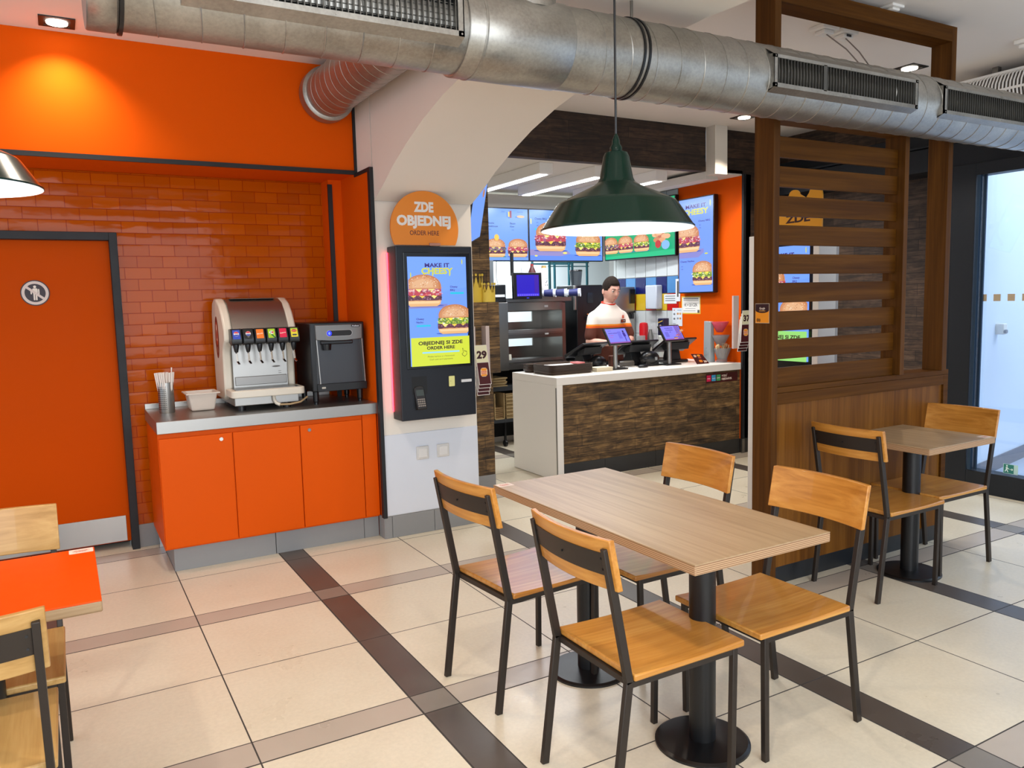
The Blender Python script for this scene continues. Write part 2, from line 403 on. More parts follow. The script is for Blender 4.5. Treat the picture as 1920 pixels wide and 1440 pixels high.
def burger(cv, cx, by, w, kind=0, seed=1):
    """a lit picture of a burger, w wide, standing on by"""
    R = random.Random(seed)
    def dots(n, y0, y1, sp, a, b, cols, m=9):
        for i in range(n):
            cv.ell(cx+(R.random()-.5)*sp*w, by+(y0+(y1-y0)*R.random())*w, a*(.5+R.random())*w, b*(.5+R.random())*w, R.choice(cols), m)
    def band(y0, y1, hw, jit, c, n=18):
        t = [(cx-hw*w+2*hw*w*i/n, by+(y0-jit*R.random())*w) for i in range(n+1)]+[(cx+hw*w-2*hw*w*i/n, by+(y1+jit*R.random())*w) for i in range(n+1)]
        cv.poly(t, c)
    cv.ell(cx, by+.02*w, .52*w, .028*w, '#3f56b0' if kind != 2 else '#0b7a4c')
    cv.poly([(cx-.43*w, by+.05*w), (cx-.34*w, by+.005*w), (cx+.34*w, by+.005*w), (cx+.43*w, by+.05*w), (cx+.46*w, by+.15*w), (cx-.46*w, by+.15*w)], '#dcab74')
    cv.poly([(cx-.40*w, by+.07*w), (cx+.40*w, by+.07*w), (cx+.43*w, by+.13*w), (cx-.43*w, by+.13*w)], '#edc493')
    band(.14, .16, .46, .012, '#c08458')
    band(.16, .27, .47, .02, '#5b3040'); dots(46, .16, .28, .92, .022, .012, ['#7d4a62', '#40202f', '#a27896', '#6d3a4d', '#532a3c', '#8a5a70'])
    for i in range(3):
        a = cx+(-.30+i*.27+.05*R.random())*w; cv.poly([(a-.12*w, by+.285*w), (a+(.04*R.random()-.02)*w, by+(.17+.05*R.random())*w), (a+.11*w, by+.28*w)], R.choice(['#ecd05a', '#f2dd7a', '#e3c548']))
    cols = {0: ['#b8404e', '#d7796c', '#8e2c43', '#e6c0b4', '#9d5577', '#c9a0b4', '#a4404a'], 1: ['#6f8f2f', '#a9c24a', '#3f5d3a', '#c8d058', '#dfe0d0', '#5b7040', '#e2d25a'], 2: ['#6b4b6e', '#8aa83c', '#c55b5b', '#5a3c55', '#e5dccc', '#87608a', '#5f8a3a']}[kind]
    band(.27, .40, .46, .025, cols[0]); dots(80, .27, .43, .96, .030, .016, cols)
    for i in range(2):
        a = cx+(-.16+i*.30+.06*R.random())*w; cv.poly([(a-.11*w, by+.43*w), (a+.01*w, by+.33*w), (a+.10*w, by+.43*w)], '#f0e08a' if kind != 1 else '#ecdc48')
    dots(22, .34, .44, .92, .026, .014, cols)
    dome = [(cx-.45*w, by+.41*w), (cx+.45*w, by+.41*w)]
    for i in range(1, 22):
        t = math.pi*i/22; dome.append((cx+.46*w*math.cos(t), by+.42*w+.33*w*math.sin(t)**.8))
    cv.poly(dome, '#b9764a')
    for f, c in ((.90, '#c4855a'), (.76, '#cf976c'), (.58, '#d8a87f')): cv.poly([(cx+(x-cx)*f-.02*w, by+.49*w+(y-by-.49*w)*f) for x, y in dome], c)
    for i in range(46):
        t = R.random()*math.pi; q = R.random()**.6
        cv.ell(cx+.42*w*q*math.cos(t), by+(.47+.25*q*math.sin(t))*w, .014*w, .008*w, R.choice(['#f3e2cc', '#e9cfae', '#d9b48c', '#a8683e']), 7)

def cheesy_poster(cv, w, h, green='#c9d535', bottom=True, layer_text=True):
    cv.rect(0, 0, w, h, '#6a96f5')
    cv.poly([(0, h), (0, h*.62), (w, h*.72), (w, h)], '#6f9bf8')
    cv.text('MAKE IT', w*.5, h*(.905 if bottom else .88), h*.052, '#33206b', .03, 'C', width=w*.42)
    cv.text('CHEESY', w*.5, h*(.845 if bottom else .815), h*.075, '#c8c83c', .04, 'C', width=w*.54)
    for x in (.27, .42, .71): cv.ell(w*x, h*(.84 if bottom else .80), w*.012, h*.018, '#c8c83c', 10)
    cv.ell(w*.93, h*.955, w*.010, h*.025, '#c8c83c', 10); cv.ell(w*.05, h*.83, w*.010, h*.03, '#c8c83c', 10)
    b = .0 if bottom else -.12
    cv.poly([(0, h*.53), (w*.64, h*.53), (w*.66, h*(.565)), (0, h*.575)], '#7c7fc0')
    burger(cv, w*.25, h*.545, w*.66, 0, 3)
    cv.text('Cheesy', w*.70, h*.715, h*.026, '#3b2a7a', .02); cv.text('BBQ', w*.70, h*.685, h*.026, '#3b2a7a', .02)
    cv.rrect(w*.70, h*.655, w*.24, h*.018, h*.008, '#1fb9d8')
    burger(cv, w*.76, h*.285, w*.62, 1, 5)
    cv.text('Cheesy', w*.10, h*.425, h*.026, '#3b2a7a', .02); cv.text('Nacho', w*.10, h*.395, h*.026, '#3b2a7a', .02)
    cv.rrect(w*.10, h*.362, w*.24, h*.016, h*.007, '#1fb9d8')
    if bottom:
        cv.rect(0, 0, w, h*.262, green)
        cv.text('OBJEDNEJ SI ZDE', w*.5, h*.195, h*.044, '#2c1210', .035, 'C', width=w*.76)
        cv.text('ORDER HERE', w*.5, h*.150, h*.040, '#2c1210', .035, 'C', width=w*.48)
        cv.rrect(w*.18, h*.115, w*.64, h*.014, h*.006, '#8fd0ee')
        cv.text('Platba kartou a v hotovosti', w*.5, h*.078, h*.020, '#4a4a20', 0, 'C', width=w*.46)
        cv.text('Cash and card payments', w*.5, h*.050, h*.020, '#4a4a20', 0, 'C', width=w*.40)
        hx, hy = w*.90, h*.115
        cv.poly([(hx-.030*w, hy+.03*h), (hx-.018*w, hy+.033*h), (hx+.0*w, hy+.008*h), (hx+.05*w, hy), (hx+.05*w, hy-.03*h), (hx+.01*w, hy-.05*h), (hx-.03*w, hy-.035*h), (hx-.04*w, hy-.02*h), (hx-.015*w, hy-.01*h)], '#1c1c10')
        cv.poly([(hx-.024*w, hy+.026*h), (hx-.019*w, hy+.027*h), (hx+.0*w, hy+.003*h), (hx+.044*w, hy-.004*h), (hx+.044*w, hy-.028*h), (hx+.01*w, hy-.045*h), (hx-.024*w, hy-.032*h), (hx-.03*w, hy-.02*h), (hx-.008*w, hy-.012*h)], green)
def bun_logo(cv, cx, cy, s):
    """two bun halves with red lettering between them"""
    cv.rrect(cx-.52*s, cy-.60*s, 1.04*s, 1.2*s, .34*s, '#f5e6cf')
    cv.rrect(cx-.45*s, cy+.20*s, .9*s, .34*s, .16*s, '#f59a1e'); cv.rrect(cx-.45*s, cy-.54*s, .9*s, .26*s, .12*s, '#f59a1e')
    cv.rrect(cx-.48*s, cy-.26*s, .96*s, .44*s, .06*s, '#f7c79a')
    cv.text('BURGER', cx, cy+.0*s, .24*s, '#d62300', .03, 'C', width=.86*s); cv.text('KING', cx, cy-.23*s, .24*s, '#d62300', .03, 'C', width=.74*s)
# ================================================================== THE SETTING
CZ = 3.06                    # dining ceiling
KZ = 2.67                    # kitchen ceiling
mb = MB().box(-3.2, 9.5, -3.2, 10.5, -.05, 0); struct('floor', mb, M_floor, smooth=0)
mb = MB().box(-3.2, 6.35, -1.8, 5.62, CZ, CZ+.12); struct('ceiling', mb, M_plaster, smooth=0)
# left bay: tiled wall, boxed soffit, niche side
mb = MB()
mb.box(.345, 1.66, 5.56, 5.76, .15, 2.39); mb.box(-.95, .345, 5.56, 5.76, 2.02, 2.39); mb.box(-3.2, -.95, 5.56, 5.76, .15, 2.39)
struct('wall_tiled', mb, M_brick, smooth=0)
mb = MB().box(.335, .46, 5.548, 5.76, 0, .15).box(-3.2, -.96, 5.548, 5.76, 0, .15); struct('baseboard_tiled', mb, M_greystone, smooth=0, bevel=.002)
mb = MB().box(-3.2, 1.765, 5.10, 5.62, 2.392, CZ); struct('wall_soffit', mb, M_orangewall, smooth=0)
mb = MB().box(-3.2, 1.765, 5.088, 5.10, 2.385, 2.412); mb.box(1.748, 1.765, 5.085, 5.10, 2.385, CZ-.0); mb.box(1.745, 1.757, 4.81, 5.10, 2.37, 2.392)
struct('trim_1', mb, M_blackmatte, smooth=0)
mb = MB().box(1.66, 1.77, 5.40, 5.76, 0, 2.392); mb.box(1.752, 1.77, 4.815, 5.42, 0, 2.392); struct('wall_niche_side', mb, M_orangewall, smooth=0)
mb = MB().box(1.655, 1.685, 5.388, 5.402, 0, 2.36); struct('trim_2', mb, M_blackmatte, smooth=0)
mb = MB().box(1.740, 1.765, 4.79, 4.83, 0.14, 2.39); struct('trim_3', mb, M_blackmatte, smooth=0)
# white pillar with the arched haunch springing towards the room
X0, X1 = 1.765, 2.45
curve = [(4.80, 2.185), (4.70, 2.225), (4.60, 2.27), (4.455, 2.345), (4.24, 2.432), (4.0, 2.515), (3.73, 2.585), (3.5, 2.625), (3.2, 2.665), (2.9, 2.69), (2.6, 2.70), (2.3, 2.69), (2.0, 2.665), (1.6, 2.59), (1.2, 2.47), (.8, 2.28), (.5, 2.05), (.42, 1.9)]
mb = MB().box(X0, X1, 4.81, 5.62, 0, CZ)
top = [(y, CZ) for y, z in curve]
o = len(mb.v)
for x in (X0, X1):
    for y, z in curve: mb.v.append((x, y, z))
    for y, z in top: mb.v.append((x, y, z))
n = len(curve)
for i in range(n-1):
    mb.face((o+i, o+i+1, o+n+i+1, o+n+i)[::-1] if False else (o+i, o+n+i, o+n+i+1, o+i+1))
    mb.face((o+2*n+i, o+2*n+i+1, o+3*n+i+1, o+3*n+i))
    mb.face((o+i, o+i+1, o+2*n+i+1, o+2*n+i))
struct('wall_pillar', mb, M_plaster2, smooth=50)
mb = MB().box(1.768, 2.448, 4.801, 4.812, .15, .685); struct('wall_pillar_panel', mb, mat('#dde1ea', .45), smooth=0, bevel=.002)
mb = MB().box(1.80, 2.10, 4.797, 4.815, 0, .145).box(2.103, 2.452, 4.797, 4.815, 0, .145).box(1.752, 1.797, 4.797, 4.815, 0, .145).box(1.744, 1.757, 4.80, 4.90, 0, .145).box(2.45, 2.456, 4.80, 5.5, 0, .145)
struct('baseboard_pillar', mb, M_greystone, smooth=0, bevel=.0015)
# orange service door
M_door = mat('#c24700', .5, 0, 'orange_door_laminate', spec=.04)
d = build(MB().box(-.90, .30, 5.60, 5.645, .045, 1.975), 'door_1', M_door, kind='structure', smooth=0)
build(MB().box(-.88, .275, 5.592, 5.602, .05, .215), 'kick_plate', M_steel, d, smooth=0, bevel=.001, label='brushed steel kick plate')
mb = MB().box(.297, .342, 5.52, 5.66, 0, 2.02).box(-.905, .297, 5.52, 5.66, 1.972, 2.02).box(-.95, -.905, 5.52, 5.66, 0, 2.02)
struct('trim_4', mb, M_blackmatte, smooth=0, bevel=.002)
mb = MB().box(-3.2, .3, 5.75, 5.8, 0, 2.1); struct('wall_door_back', mb, M_blackmatte, smooth=0)
# boarded band above the counter, beams
mb = MB().box(2.45, 5.225, 5.50, 5.58, KZ, CZ); struct('wall_band', mb, M_plankdark, smooth=0)
mb = MB()
mb.box(5.375, 6.5, 5.50, 5.58, KZ, CZ); mb.box(5.69, 6.5, 5.50, 5.58, .14, KZ)
struct('wall_boarded_right', mb, M_plankdark, smooth=0)
mb = MB().box(5.225, 5.375, 5.38, 5.5, 2.63, CZ).box(5.225, 5.375, 5.5, 7.5, 2.60, KZ); struct('trim_5', mb, M_wallwhite, smooth=0, bevel=.002)
mb = MB().box(5.375, 5.69, 5.50, 7.5, 2.655, 2.70); struct('wall_kitchen_soffit', mb, M_wallwhite, smooth=0)
mb = MB().box(2.0, 9.0, 5.58, 10.0, KZ+.03, KZ+.1); struct('ceiling_kitchen', mb, M_wallwhite, smooth=0)
mb = MB().box(5.69, 6.5, 5.487, 5.50, 0, .14); struct('baseboard_right', mb, M_darkstone, smooth=0)
mb = MB().box(5.682, 5.712, 5.475, 5.505, .14, KZ); struct('trim_6', mb, M_blackmatte, smooth=0)
mb = MB().box(5.680, 5.714, 5.474, 5.506, 0, .14); struct('trim_7', mb, M_steeldark, smooth=0)
# orange kitchen wall and coloured tile wall
mb = MB().box(5.68, 5.80, 5.50, 6.38, 0, KZ); struct('wall_kitchen_orange', mb, M_orangewall, smooth=0)
M_tw = mat('#cdd2d2', .25, 0, 'white_wall_tile'); M_grout = mat('#9a9c9a', .8, 0, 'tile_grout')
mb = MB().box(5.69, 5.80, 6.38, 7.6, 0, KZ); struct('wall_kitchen_tiled', mb, M_grout, smooth=0)
mb = MB(); cols = {0: M_tw, 1: mat('#4f86bd', .25), 2: mat('#141a5c', .25), 3: mat('#c11a16', .25), 4: mat('#d9b52a', .25)}
rows = [(.02, .385, 0), (.39, .765, 0), (.77, 1.13, 0), (1.135, 1.385, 0), (1.392, 1.570, 'B'), (1.577, 1.752, 'A'), (1.76, 2.1, 0), (2.105, 2.4, 0), (2.405, 2.65, 0)]
for z0, z1, kind in rows:
    for i in range(7):
        y0 = 6.392+i*.178; y1 = y0+.170
        mb.cur = 0 if kind == 0 else ((1 if i % 2 == 0 else 2) if kind == 'A' else (3 if i % 2 == 0 else 4))
        mb.box(5.681, 5.692, y0, min(y1, 7.5), z0, z1)
build(mb, 'wall_tile_courses', list(cols.values()), kind='structure', smooth=0)
# kitchen back wall with the pass opening, rear kitchen
M_kw = mat('#d9e4ea', .5, 0, 'rear_wall_white')
mb = MB().box(2.0, 3.92, 7.50, 7.58, 0, KZ).box(3.92, 5.69, 7.50, 7.58, 2.02, KZ).box(4.78, 5.69, 7.5, 7.58, 0, 1.30).box(3.92, 4.78, 7.5, 7.58, 0, .60)
struct('wall_kitchen_back', mb, M_wallwhite, smooth=0)
mb = MB().box(2.0, 9.0, 9.7, 9.8, 0, KZ)
struct('wall_kitchen_rear', mb, M_kw, smooth=0)
mb = MB().box(2.0, 2.1, 5.6, 9.7, 0, KZ).box(8.9, 9.0, 5.6, 9.7, 0, KZ); struct('wall_kitchen_ends', mb, M_wallwhite, smooth=0)
# narrow boarded return beside the white pillar
mb = MB().box(2.70, 2.955, 5.50, 5.60, .15, KZ); struct('wall_boarded_left', mb, M_plank, smooth=0)
mb = MB().box(2.70, 2.955, 5.495, 5.60, 0, .15); struct('baseboard_left', mb, M_greystone, smooth=0)
mb = MB().box(2.452, 2.70, 5.45, 5.60, 0, KZ); struct('wall_return', mb, M_wallwhite, smooth=0)
mb = MB().box(2.70, 2.712, 5.46, 5.50, 0, .72); struct('trim_8', mb, M_steeldark, smooth=0)
# right boarded wall, steel header, glass door
mb = MB().box(6.30, 6.40, 3.62, 5.52, .14, CZ); mb.box(6.30, 6.40, -1.8, 3.62, 2.62, CZ)
struct('wall_right', mb, M_plankside, smooth=0)
mb = MB().box(6.285, 6.30, 3.62, 5.5, 0, .14); struct('baseboard_side', mb, M_darkstone, smooth=0)
M_header = mat('#1c2026', .5, .3, 'anthracite_frame')
mb = MB().box(5.97, 6.30, .6, 5.48, 2.645, 2.66).box(6.12, 6.30, .6, 5.48, 2.665, 2.78); struct('trim_9', mb, M_header, smooth=0, bevel=.003)
mb = MB().box(5.94, 6.062, 3.44, 3.61, 0, 2.46).box(5.945, 6.40, 3.611, 3.70, 0, 2.46)                       # frame stile
mb.box(5.94, 6.06, .4, 3.44, 2.37, 2.46); mb.box(5.94, 6.06, .4, 3.44, 0, .165); mb.box(5.99, 6.30, -1.8, 5.48, 2.461, 2.64)
dr = build(mb, 'door_2', M_header, kind='structure', smooth=0, bevel=.004)
mb = MB().box(5.93, 5.955, 3.40, 3.425, .17, 2.37).box(5.965, 5.98, 3.375, 3.395, .17, 2.37)
build(mb, 'door_profile', mat('#33475c', .35, .6), dr, smooth=0, bevel=.002)
gm = bpy.data.materials.new('door_glass'); gm.use_nodes = True; nt = gm.node_tree; nt.nodes.remove(nt.nodes['Principled BSDF'])
tr = nt.nodes.new('ShaderNodeBsdfTransparent'); tr.inputs[0].default_value = (.9, .95, 1, 1); gl = nt.nodes.new('ShaderNodeBsdfGlossy'); gl.inputs['Roughness'].default_value = .02
mx = nt.nodes.new('ShaderNodeMixShader'); mx.inputs[0].default_value = .07; nt.links.new(tr.outputs[0], mx.inputs[1]); nt.links.new(gl.outputs[0], mx.inputs[2]); nt.links.new(mx.outputs[0], nt.nodes['Material Output'].inputs[0])
build(MB().box(5.99, 5.998, .42, 3.42, .165, 2.37), 'pane', gm, dr, smooth=0)
mb = MB()
for i in range(12): mb.box(5.983, 5.987, 3.355-.1*i, 3.405-.1*i, 1.445, 1.496)
build(mb, 'safety_marking', mat('#b5a184', .7), dr, smooth=0, label='row of beige square safety markings')
cv = Canvas((5.984, 2.775, .1), (0, -1, 0), (0, 0, 1))
cv.ell(.0, .92, .28, .28, '#9aa3b3', 60); cv.ell(.0, .92, .22, .22, '#cfd8e6', 60)
cv.build('door_emblem', dr, label='round grey emblem on the glass')
# outside the door
M_out = mat('#dfe8f4', .8, 0, 'outside_render')
mb = MB(); mb.prism([(0, .12), (3.2, .12), (3.2, 4), (0, 4)], (6.065, 3.54, 0), (.98, .198, 0), (0, 0, 1), .04); mb.box(9.3, 9.4, -3, 4.4, 0, 4)
struct('wall_outside', mb, M_out, smooth=0)
mb = MB(); mb.prism([(0, 0), (3.2, 0), (3.2, .12), (0, .12)], (6.065, 3.528, 0), (.98, .198, 0), (0, 0, 1), .01); struct('baseboard_outside', mb, mat('#7a7c85', .7), smooth=0)
mb = MB().box(6.07, 9.4, -3, 4.4, .0, .004); struct('floor_outside', mb, mat('#b9c2d2', .5, 0, 'outside_paving'), smooth=0)

# ================================================================== SMALL FIXED THINGS ON WALLS
cv = Canvas((-.197, 5.597, 1.579), (1, 0, 0), (0, 0, 1)); r = .077
cv.ell(r, r, r, r, '#2a1218', 48); cv.ell(r, r, .071, .071, '#d8c6bd', 48); cv.ell(r, r, .055, .055, '#2a1a26', 48)
cv.ell(r, r+.037, .008, .008, '#e8dccf', 14); cv.rrect(r-.014, r-.004, .028, .032, .008, '#e8dccf'); cv.rrect(r-.024, r-.008, .007, .032, .003, '#e8dccf'); cv.rrect(r+.016, r-.008, .007, .032, .003, '#e8dccf')
cv.rrect(r-.010, r-.044, .0085, .045, .003, '#e8dccf'); cv.rrect(r+.0015, r-.044, .0085, .045, .003, '#e8dccf')
cv.poly([(r-.048, r+.030), (r-.038, r+.040), (r+.048, r-.030), (r+.038, r-.040)], '#d8c6bd')
cv.build('prohibition_sign', label='round dark no-entry pictogram sticker on the orange service door', cat='sign')
for i, (x, lab) in enumerate(((1.985, 'left of the two white wall sockets low on the white pillar'), (2.135, 'right of the two white wall sockets low on the white pillar'))):
    t = thing('wall_socket', lab, 'socket', (x+.045, 4.80, .50), 'wall sockets on the white pillar')
    build(MB().box(x, x+.09, 4.790, 4.802, .50, .59), 'frame', mat('#d9d6d2', .4), t, bevel=.006)
    build(MB().box(x+.014, x+.076, 4.785, 4.792, .514, .576), 'cover', mat('#e6e3df', .35), t, bevel=.004)

# ---- orange base cabinet with steel worktop
t = thing('base_cabinet', 'orange lacquered base cabinet with three doors under the drink machines', 'cabinet', (1.09, 5.2, 0))
mb = MB().box(.432, 1.742, 4.885, 5.385, .14, .828).box(.432, 1.645, 5.385, 5.545, .14, .828); build(mb, 'body', M_orange, t, smooth=0)
build(MB().box(.478, 1.065, 4.905, 5.38, 0, .14).box(1.069, 1.64, 4.905, 5.38, 0, .14).box(1.643, 1.742, 4.905, 5.38, 0, .14), 'plinth', M_greystone, t, smooth=0, bevel=.001)
for i, (a, b, lock) in enumerate(((.436, .838, 1), (.844, 1.240, 0), (1.246, 1.643, 2))):
    dd = build(MB().box(a, b, 4.868, 4.886, .150, .797), 'door', M_orange, t, smooth=0, bevel=.0015)
    if lock:
        lx = b-.062 if lock == 1 else a+.055
        build(MB().cyl((lx, 4.868, .765), .011, -.006, 20, 'Y').box(lx-.0015, lx+.0015, 4.861, 4.863, .759, .771), 'lock', M_chrome, dd)
build(MB().box(1.648, 1.742, 4.868, 4.886, .150, .828), 'filler_panel', M_orange, t, smooth=0, bevel=.0015)
t = thing('steel_worktop', 'brushed stainless steel worktop on the orange base cabinet', 'worktop', (1.09, 5.2, .828))
mb = MB().prism([(.428, 4.852), (1.75, 4.852), (1.75, 5.385), (1.645, 5.385), (1.645, 5.555), (.428, 5.555)], (0, 0, .900), (1, 0, 0), (0, 1, 0), .072); build(mb, 'slab', M_steel, t, smooth=0, bevel=.003)
build(MB().box(.43, 1.64, 5.535, 5.556, .9, .935), 'upstand', M_steel, t, smooth=0, bevel=.002)

# ---- straw holder with straws
hx, hy = .535, 5.28
t = thing('straw_holder', 'perforated steel cup holding straws on the worktop', 'straw holder', (hx, hy, .9))
build(MB().lathe([(.044, .9), (.046, .905), (.046, 1.088), (.043, 1.09), (.043, .91)], (hx, hy, 0), 32, cap=False).cyl((hx, hy, .9), .044, .012), 'cup', M_steel, t)
mb = MB()
for k in range(7):
    for j in range(12):
        a = math.radians(190+k*12); p = (hx+.0462*math.cos(a), hy+.0462*math.sin(a), .925+j*.0125)
        mb.obox(p, Vector((-math.sin(a), math.cos(a), 0))*.0022, (0, 0, .0022), Vector((math.cos(a), math.sin(a), 0))*.0006)
build(mb, 'perforation', mat('#141414', .6), t, smooth=0)
ms = mat('#ece2da', .55, 0, 'paper_straw')
s0 = build(MB().tube([(0, 0, 0), (0, 0, .238)], .0036, 6), 'drinking_straw', ms, local=True)
R = random.Random(3)
for k in range(64):
    s = s0 if k == 0 else s0.copy()
    if k: link(s)
    a = R.random()*6.28; q = .037*math.sqrt(R.random()); ti = .03+.10*q/.037
    s.location = (hx+q*.72*math.cos(a), hy+q*.72*math.sin(a), .912+(.03 if k == 5 else 0)); s.rotation_euler = (-math.sin(a)*ti, math.cos(a)*ti, 0)
    tagit(s, 'white paper-wrapped straw standing in the perforated steel cup', 'straw', 'straws in the steel cup')
# ---- plastic tub
M_tub = mat('#e9ded2', .3, 0, 'translucent_tub', alpha=.62)
t = thing('plastic_tub', 'translucent rectangular plastic tub beside the straw cup', 'tub', (.735, 5.27, .9))
mb = MB(); ins = [(.668, .803, 5.20, 5.345, .903), (.650, .822, 5.18, 5.365, 1.012)]
a, b = ins
vs = []
for (x0, x1, y0, y1, z) in (a, b): vs += [(x0, y0, z), (x1, y0, z), (x1, y1, z), (x0, y1, z)]
mb.add(vs, [(3, 2, 1, 0), (0, 1, 5, 4), (1, 2, 6, 5), (2, 3, 7, 6), (3, 0, 4, 7)])
x = build(mb, 'bowl', M_tub, t, smooth=0, bevel=.01); sm = x.modifiers.new('sol', 'SOLIDIFY'); sm.thickness = .0025
build(MB().box(.636, .836, 5.166, 5.182, 1.008, 1.016).box(.636, .836, 5.363, 5.379, 1.008, 1.016).box(.636, .652, 5.18, 5.365, 1.008, 1.016).box(.820, .836, 5.18, 5.365, 1.008, 1.016), 'rim', M_tub, t, smooth=0, bevel=.002)
tb = build(MB().sphere((.75, 5.26, .925), .04, 16, 10, (1.1, .9, .5)), 'napkin_wad', mat('#efe7df', .8), label='crumpled white napkin lying in the translucent tub', cat='napkin')

# ---- soft drink dispenser
t = thing('drink_dispenser', 'cream and steel soft drink dispenser with six nozzles', 'drink dispenser', (1.09, 5.25, .9))
ox, R_, U_ = 0, (0, 1, 0), (0, 0, 1)
side = [(5.50, .955), (5.515, 1.10), (5.52, 1.35), (5.51, 1.50), (5.47, 1.575), (5.41, 1.598), (5.33, 1.595), (5.24, 1.56), (5.17, 1.50), (5.12, 1.43), (5.10, 1.40), (5.10, 1.33), (5.155, 1.295), (5.185, 1.255), (5.19, 1.10), (5.19, .985), (5.23, .955)]
for x0, nm in ((.868, 'left'), (1.262, 'right')):
    build(MB().prism(side, (x0+.052, 0, 0), (0, 1, 0), (0, 0, 1), .052), 'side_panel', M_cream, t, bevel=.012, smooth=50)
hood = [(5.10, 1.405), (5.12, 1.44), (5.17, 1.505), (5.24, 1.565), (5.33, 1.592), (5.42, 1.590), (5.48, 1.56), (5.48, 1.40)]
build(MB().prism(hood, (1.262, 0, 0), (0, 1, 0), (0, 0, 1), .342), 'hood', M_steel, t, smooth=60)
build(MB().box(.95, 1.23, 5.29, 5.41, 1.591, 1.595), 'vent_strip', mat('#4d3a2c', .5), t, smooth=0)
build(MB().box(.92, 1.262, 5.17, 5.50, .96, 1.44), 'back_plate', M_steel, t, smooth=0, bevel=.003)
build(MB().box(.93, 1.252, 5.160, 5.172, 1.045, 1.10), 'lower_panel', M_steeldark, t, smooth=0, bevel=.003)
build(MB().box(.895, 1.29, 5.03, 5.50, .93, .985), 'base', M_steel, t, smooth=0, bevel=.004)
tray = []
for i in range(9): a_ = math.pi+math.pi*i/18; tray.append((.905+.035*math.cos(a_), 5.005+.035*math.sin(a_)+.0))
for i in range(9): a_ = 1.5*math.pi+math.pi*i/18; tray.append((1.285+.035*math.cos(a_), 5.005+.035*math.sin(a_)))
tray += [(1.32, 5.165), (.87, 5.165)]
build(MB().prism(tray, (0, 0, 1.030), (1, 0, 0), (0, 1, 0), .045), 'drip_tray', M_cream, t, bevel=.005, smooth=50)
build(MB().box(.90, 1.29, 5.0, 5.16, 1.028, 1.033), 'grille', M_steeldark, t, smooth=0)
for fx, fy in ((.94, 5.07), (1.22, 5.07), (.94, 5.42), (1.22, 5.42)): build(MB().cyl((fx, fy, .9), .025, .032), 'foot', M_plastic, t)
lab = [('#2d49b8', 'P'), ('#141414', 'P'), ('#f07c1e', 'Mirinda'), ('#a9cf2f', '7'), ('#e0204c', 'Raspberry'), ('#e9d93a', 'Lipton')]
vx = [.893+.0705*i for i in range(6)]
Rr = Vector((1, 0, 0)); Uu = Vector((0, .30, .954))
for i, x in enumerate(vx):
    v = build(MB().prism([(5.115, 1.325), (5.115, 1.405), (5.035, 1.408), (5.010, 1.345), (5.015, 1.315), (5.05, 1.305)], (x+.066, 0, 0), (0, 1, 0), (0, 0, 1), .063), 'valve', M_plastic, t, bevel=.003)
    cv = Canvas(Vector((x+.012, 5.0085, 1.345)), (1, 0, 0), (0, .37, .93)); c, s_ = lab[i]
    cv.rrect(0, 0, .044, .060, .003, c)
    if s_ == 'P':
        cv.ell(.022, .034, .0155, .0155, '#f3f0ee', 24); cv.ell(.022, .036, .0145, .0125, '#d3212f', 20, 10, 170); cv.ell(.022, .032, .0145, .0125, '#1d3fa8', 20, 190, 350); cv.rect(.008, .031, .028, .007, '#f6f4f2'); cv.text('PEPSI', .022, .032, .006, '#13204f', .02, 'C', width=.022)
        if i == 1: cv.text('MAX', .022, .010, .005, '#dddddd', 0, 'C')
    elif s_ == '7':
        cv.ell(.022, .036, .014, .011, '#f3f3ea'); cv.text('7', .013, .028, .020, '#1c7a3c', .02); cv.ell(.029, .037, .006, .006, '#d8352a', 14); cv.poly([(.024, .026), (.044, .004), (.044, 0), (.036, 0), (.018, .020)], '#136b35')
    elif s_ == 'Lipton':
        cv.ell(.022, .042, .017, .009, '#d0312a', 20); cv.text('Lipton', .022, .040, .006, '#fff6d8', .01, 'C', width=.026); cv.rrect(.008, .010, .028, .009, .004, '#263a5a'); cv.rect(.0, .053, .044, .006, '#8cc04a')
    else: cv.text(s_, .022, .028, .010, '#f8efe0', .02, 'C', width=.036, rot=.15)
    cv.build('brand_label', v)
    build(MB().lathe([(.017, 1.317), (.018, 1.30), (.013, 1.272), (.010, 1.262)], (x+.034, 5.052, 0), 16), 'nozzle', M_plastic, v)
    build(MB().bar((x+.036, 5.085, 1.31), (x+.040, 5.065, 1.205), .013, .004, (1, 0, 0)).bar((x+.040, 5.066, 1.206), (x+.047, 5.045, 1.188), .013, .004, (1, 0, 0)), 'lever', M_chrome, v, bevel=.001)
mb = MB().tube([(1.13, 5.02, .99), (1.13, 5.01, .955), (1.14, 5.0, .935), (1.16, 4.99, .925)], .011, 12)
build(mb, 'drain_elbow', M_cream, t)
build(MB().tube([(1.15, 4.99, .926), (1.22, 4.98, .924), (1.29, 5.0, .93), (1.345, 5.04, .955)], .006, 8), 'drain_hose', mat('#b79a72', .5), t)
cv = Canvas((.8672, 5.42, 1.22), (0, -1, 0), (0, 0, 1)); cv.ell(.07, .13, .062, .135, '#6d1c10', 36); cv.ell(.07, .155, .036, .075, '#b8452a', 30); cv.ell(.07, .16, .024, .055, '#d7bfa8', 26); cv.ell(.07, .15, .02, .03, '#8c2616', 20); cv.ell(.07, .05, .03, .02, '#8c5a48', 16)
cv.build('side_emblem', t, label='dark red oval emblem')
cv = Canvas((1.14, 5.1695, 1.125), (1, 0, 0), (0, 0, 1)); cv.ell(.05, .03, .03, .008, '#e8e8e8'); cv.ell(.05, .03, .026, .006, '#77716c')
for j in range(5): cv.rect(.062, -.055+j*.013, .018, .003, '#55504c')
cv.build('maker_plate', t)

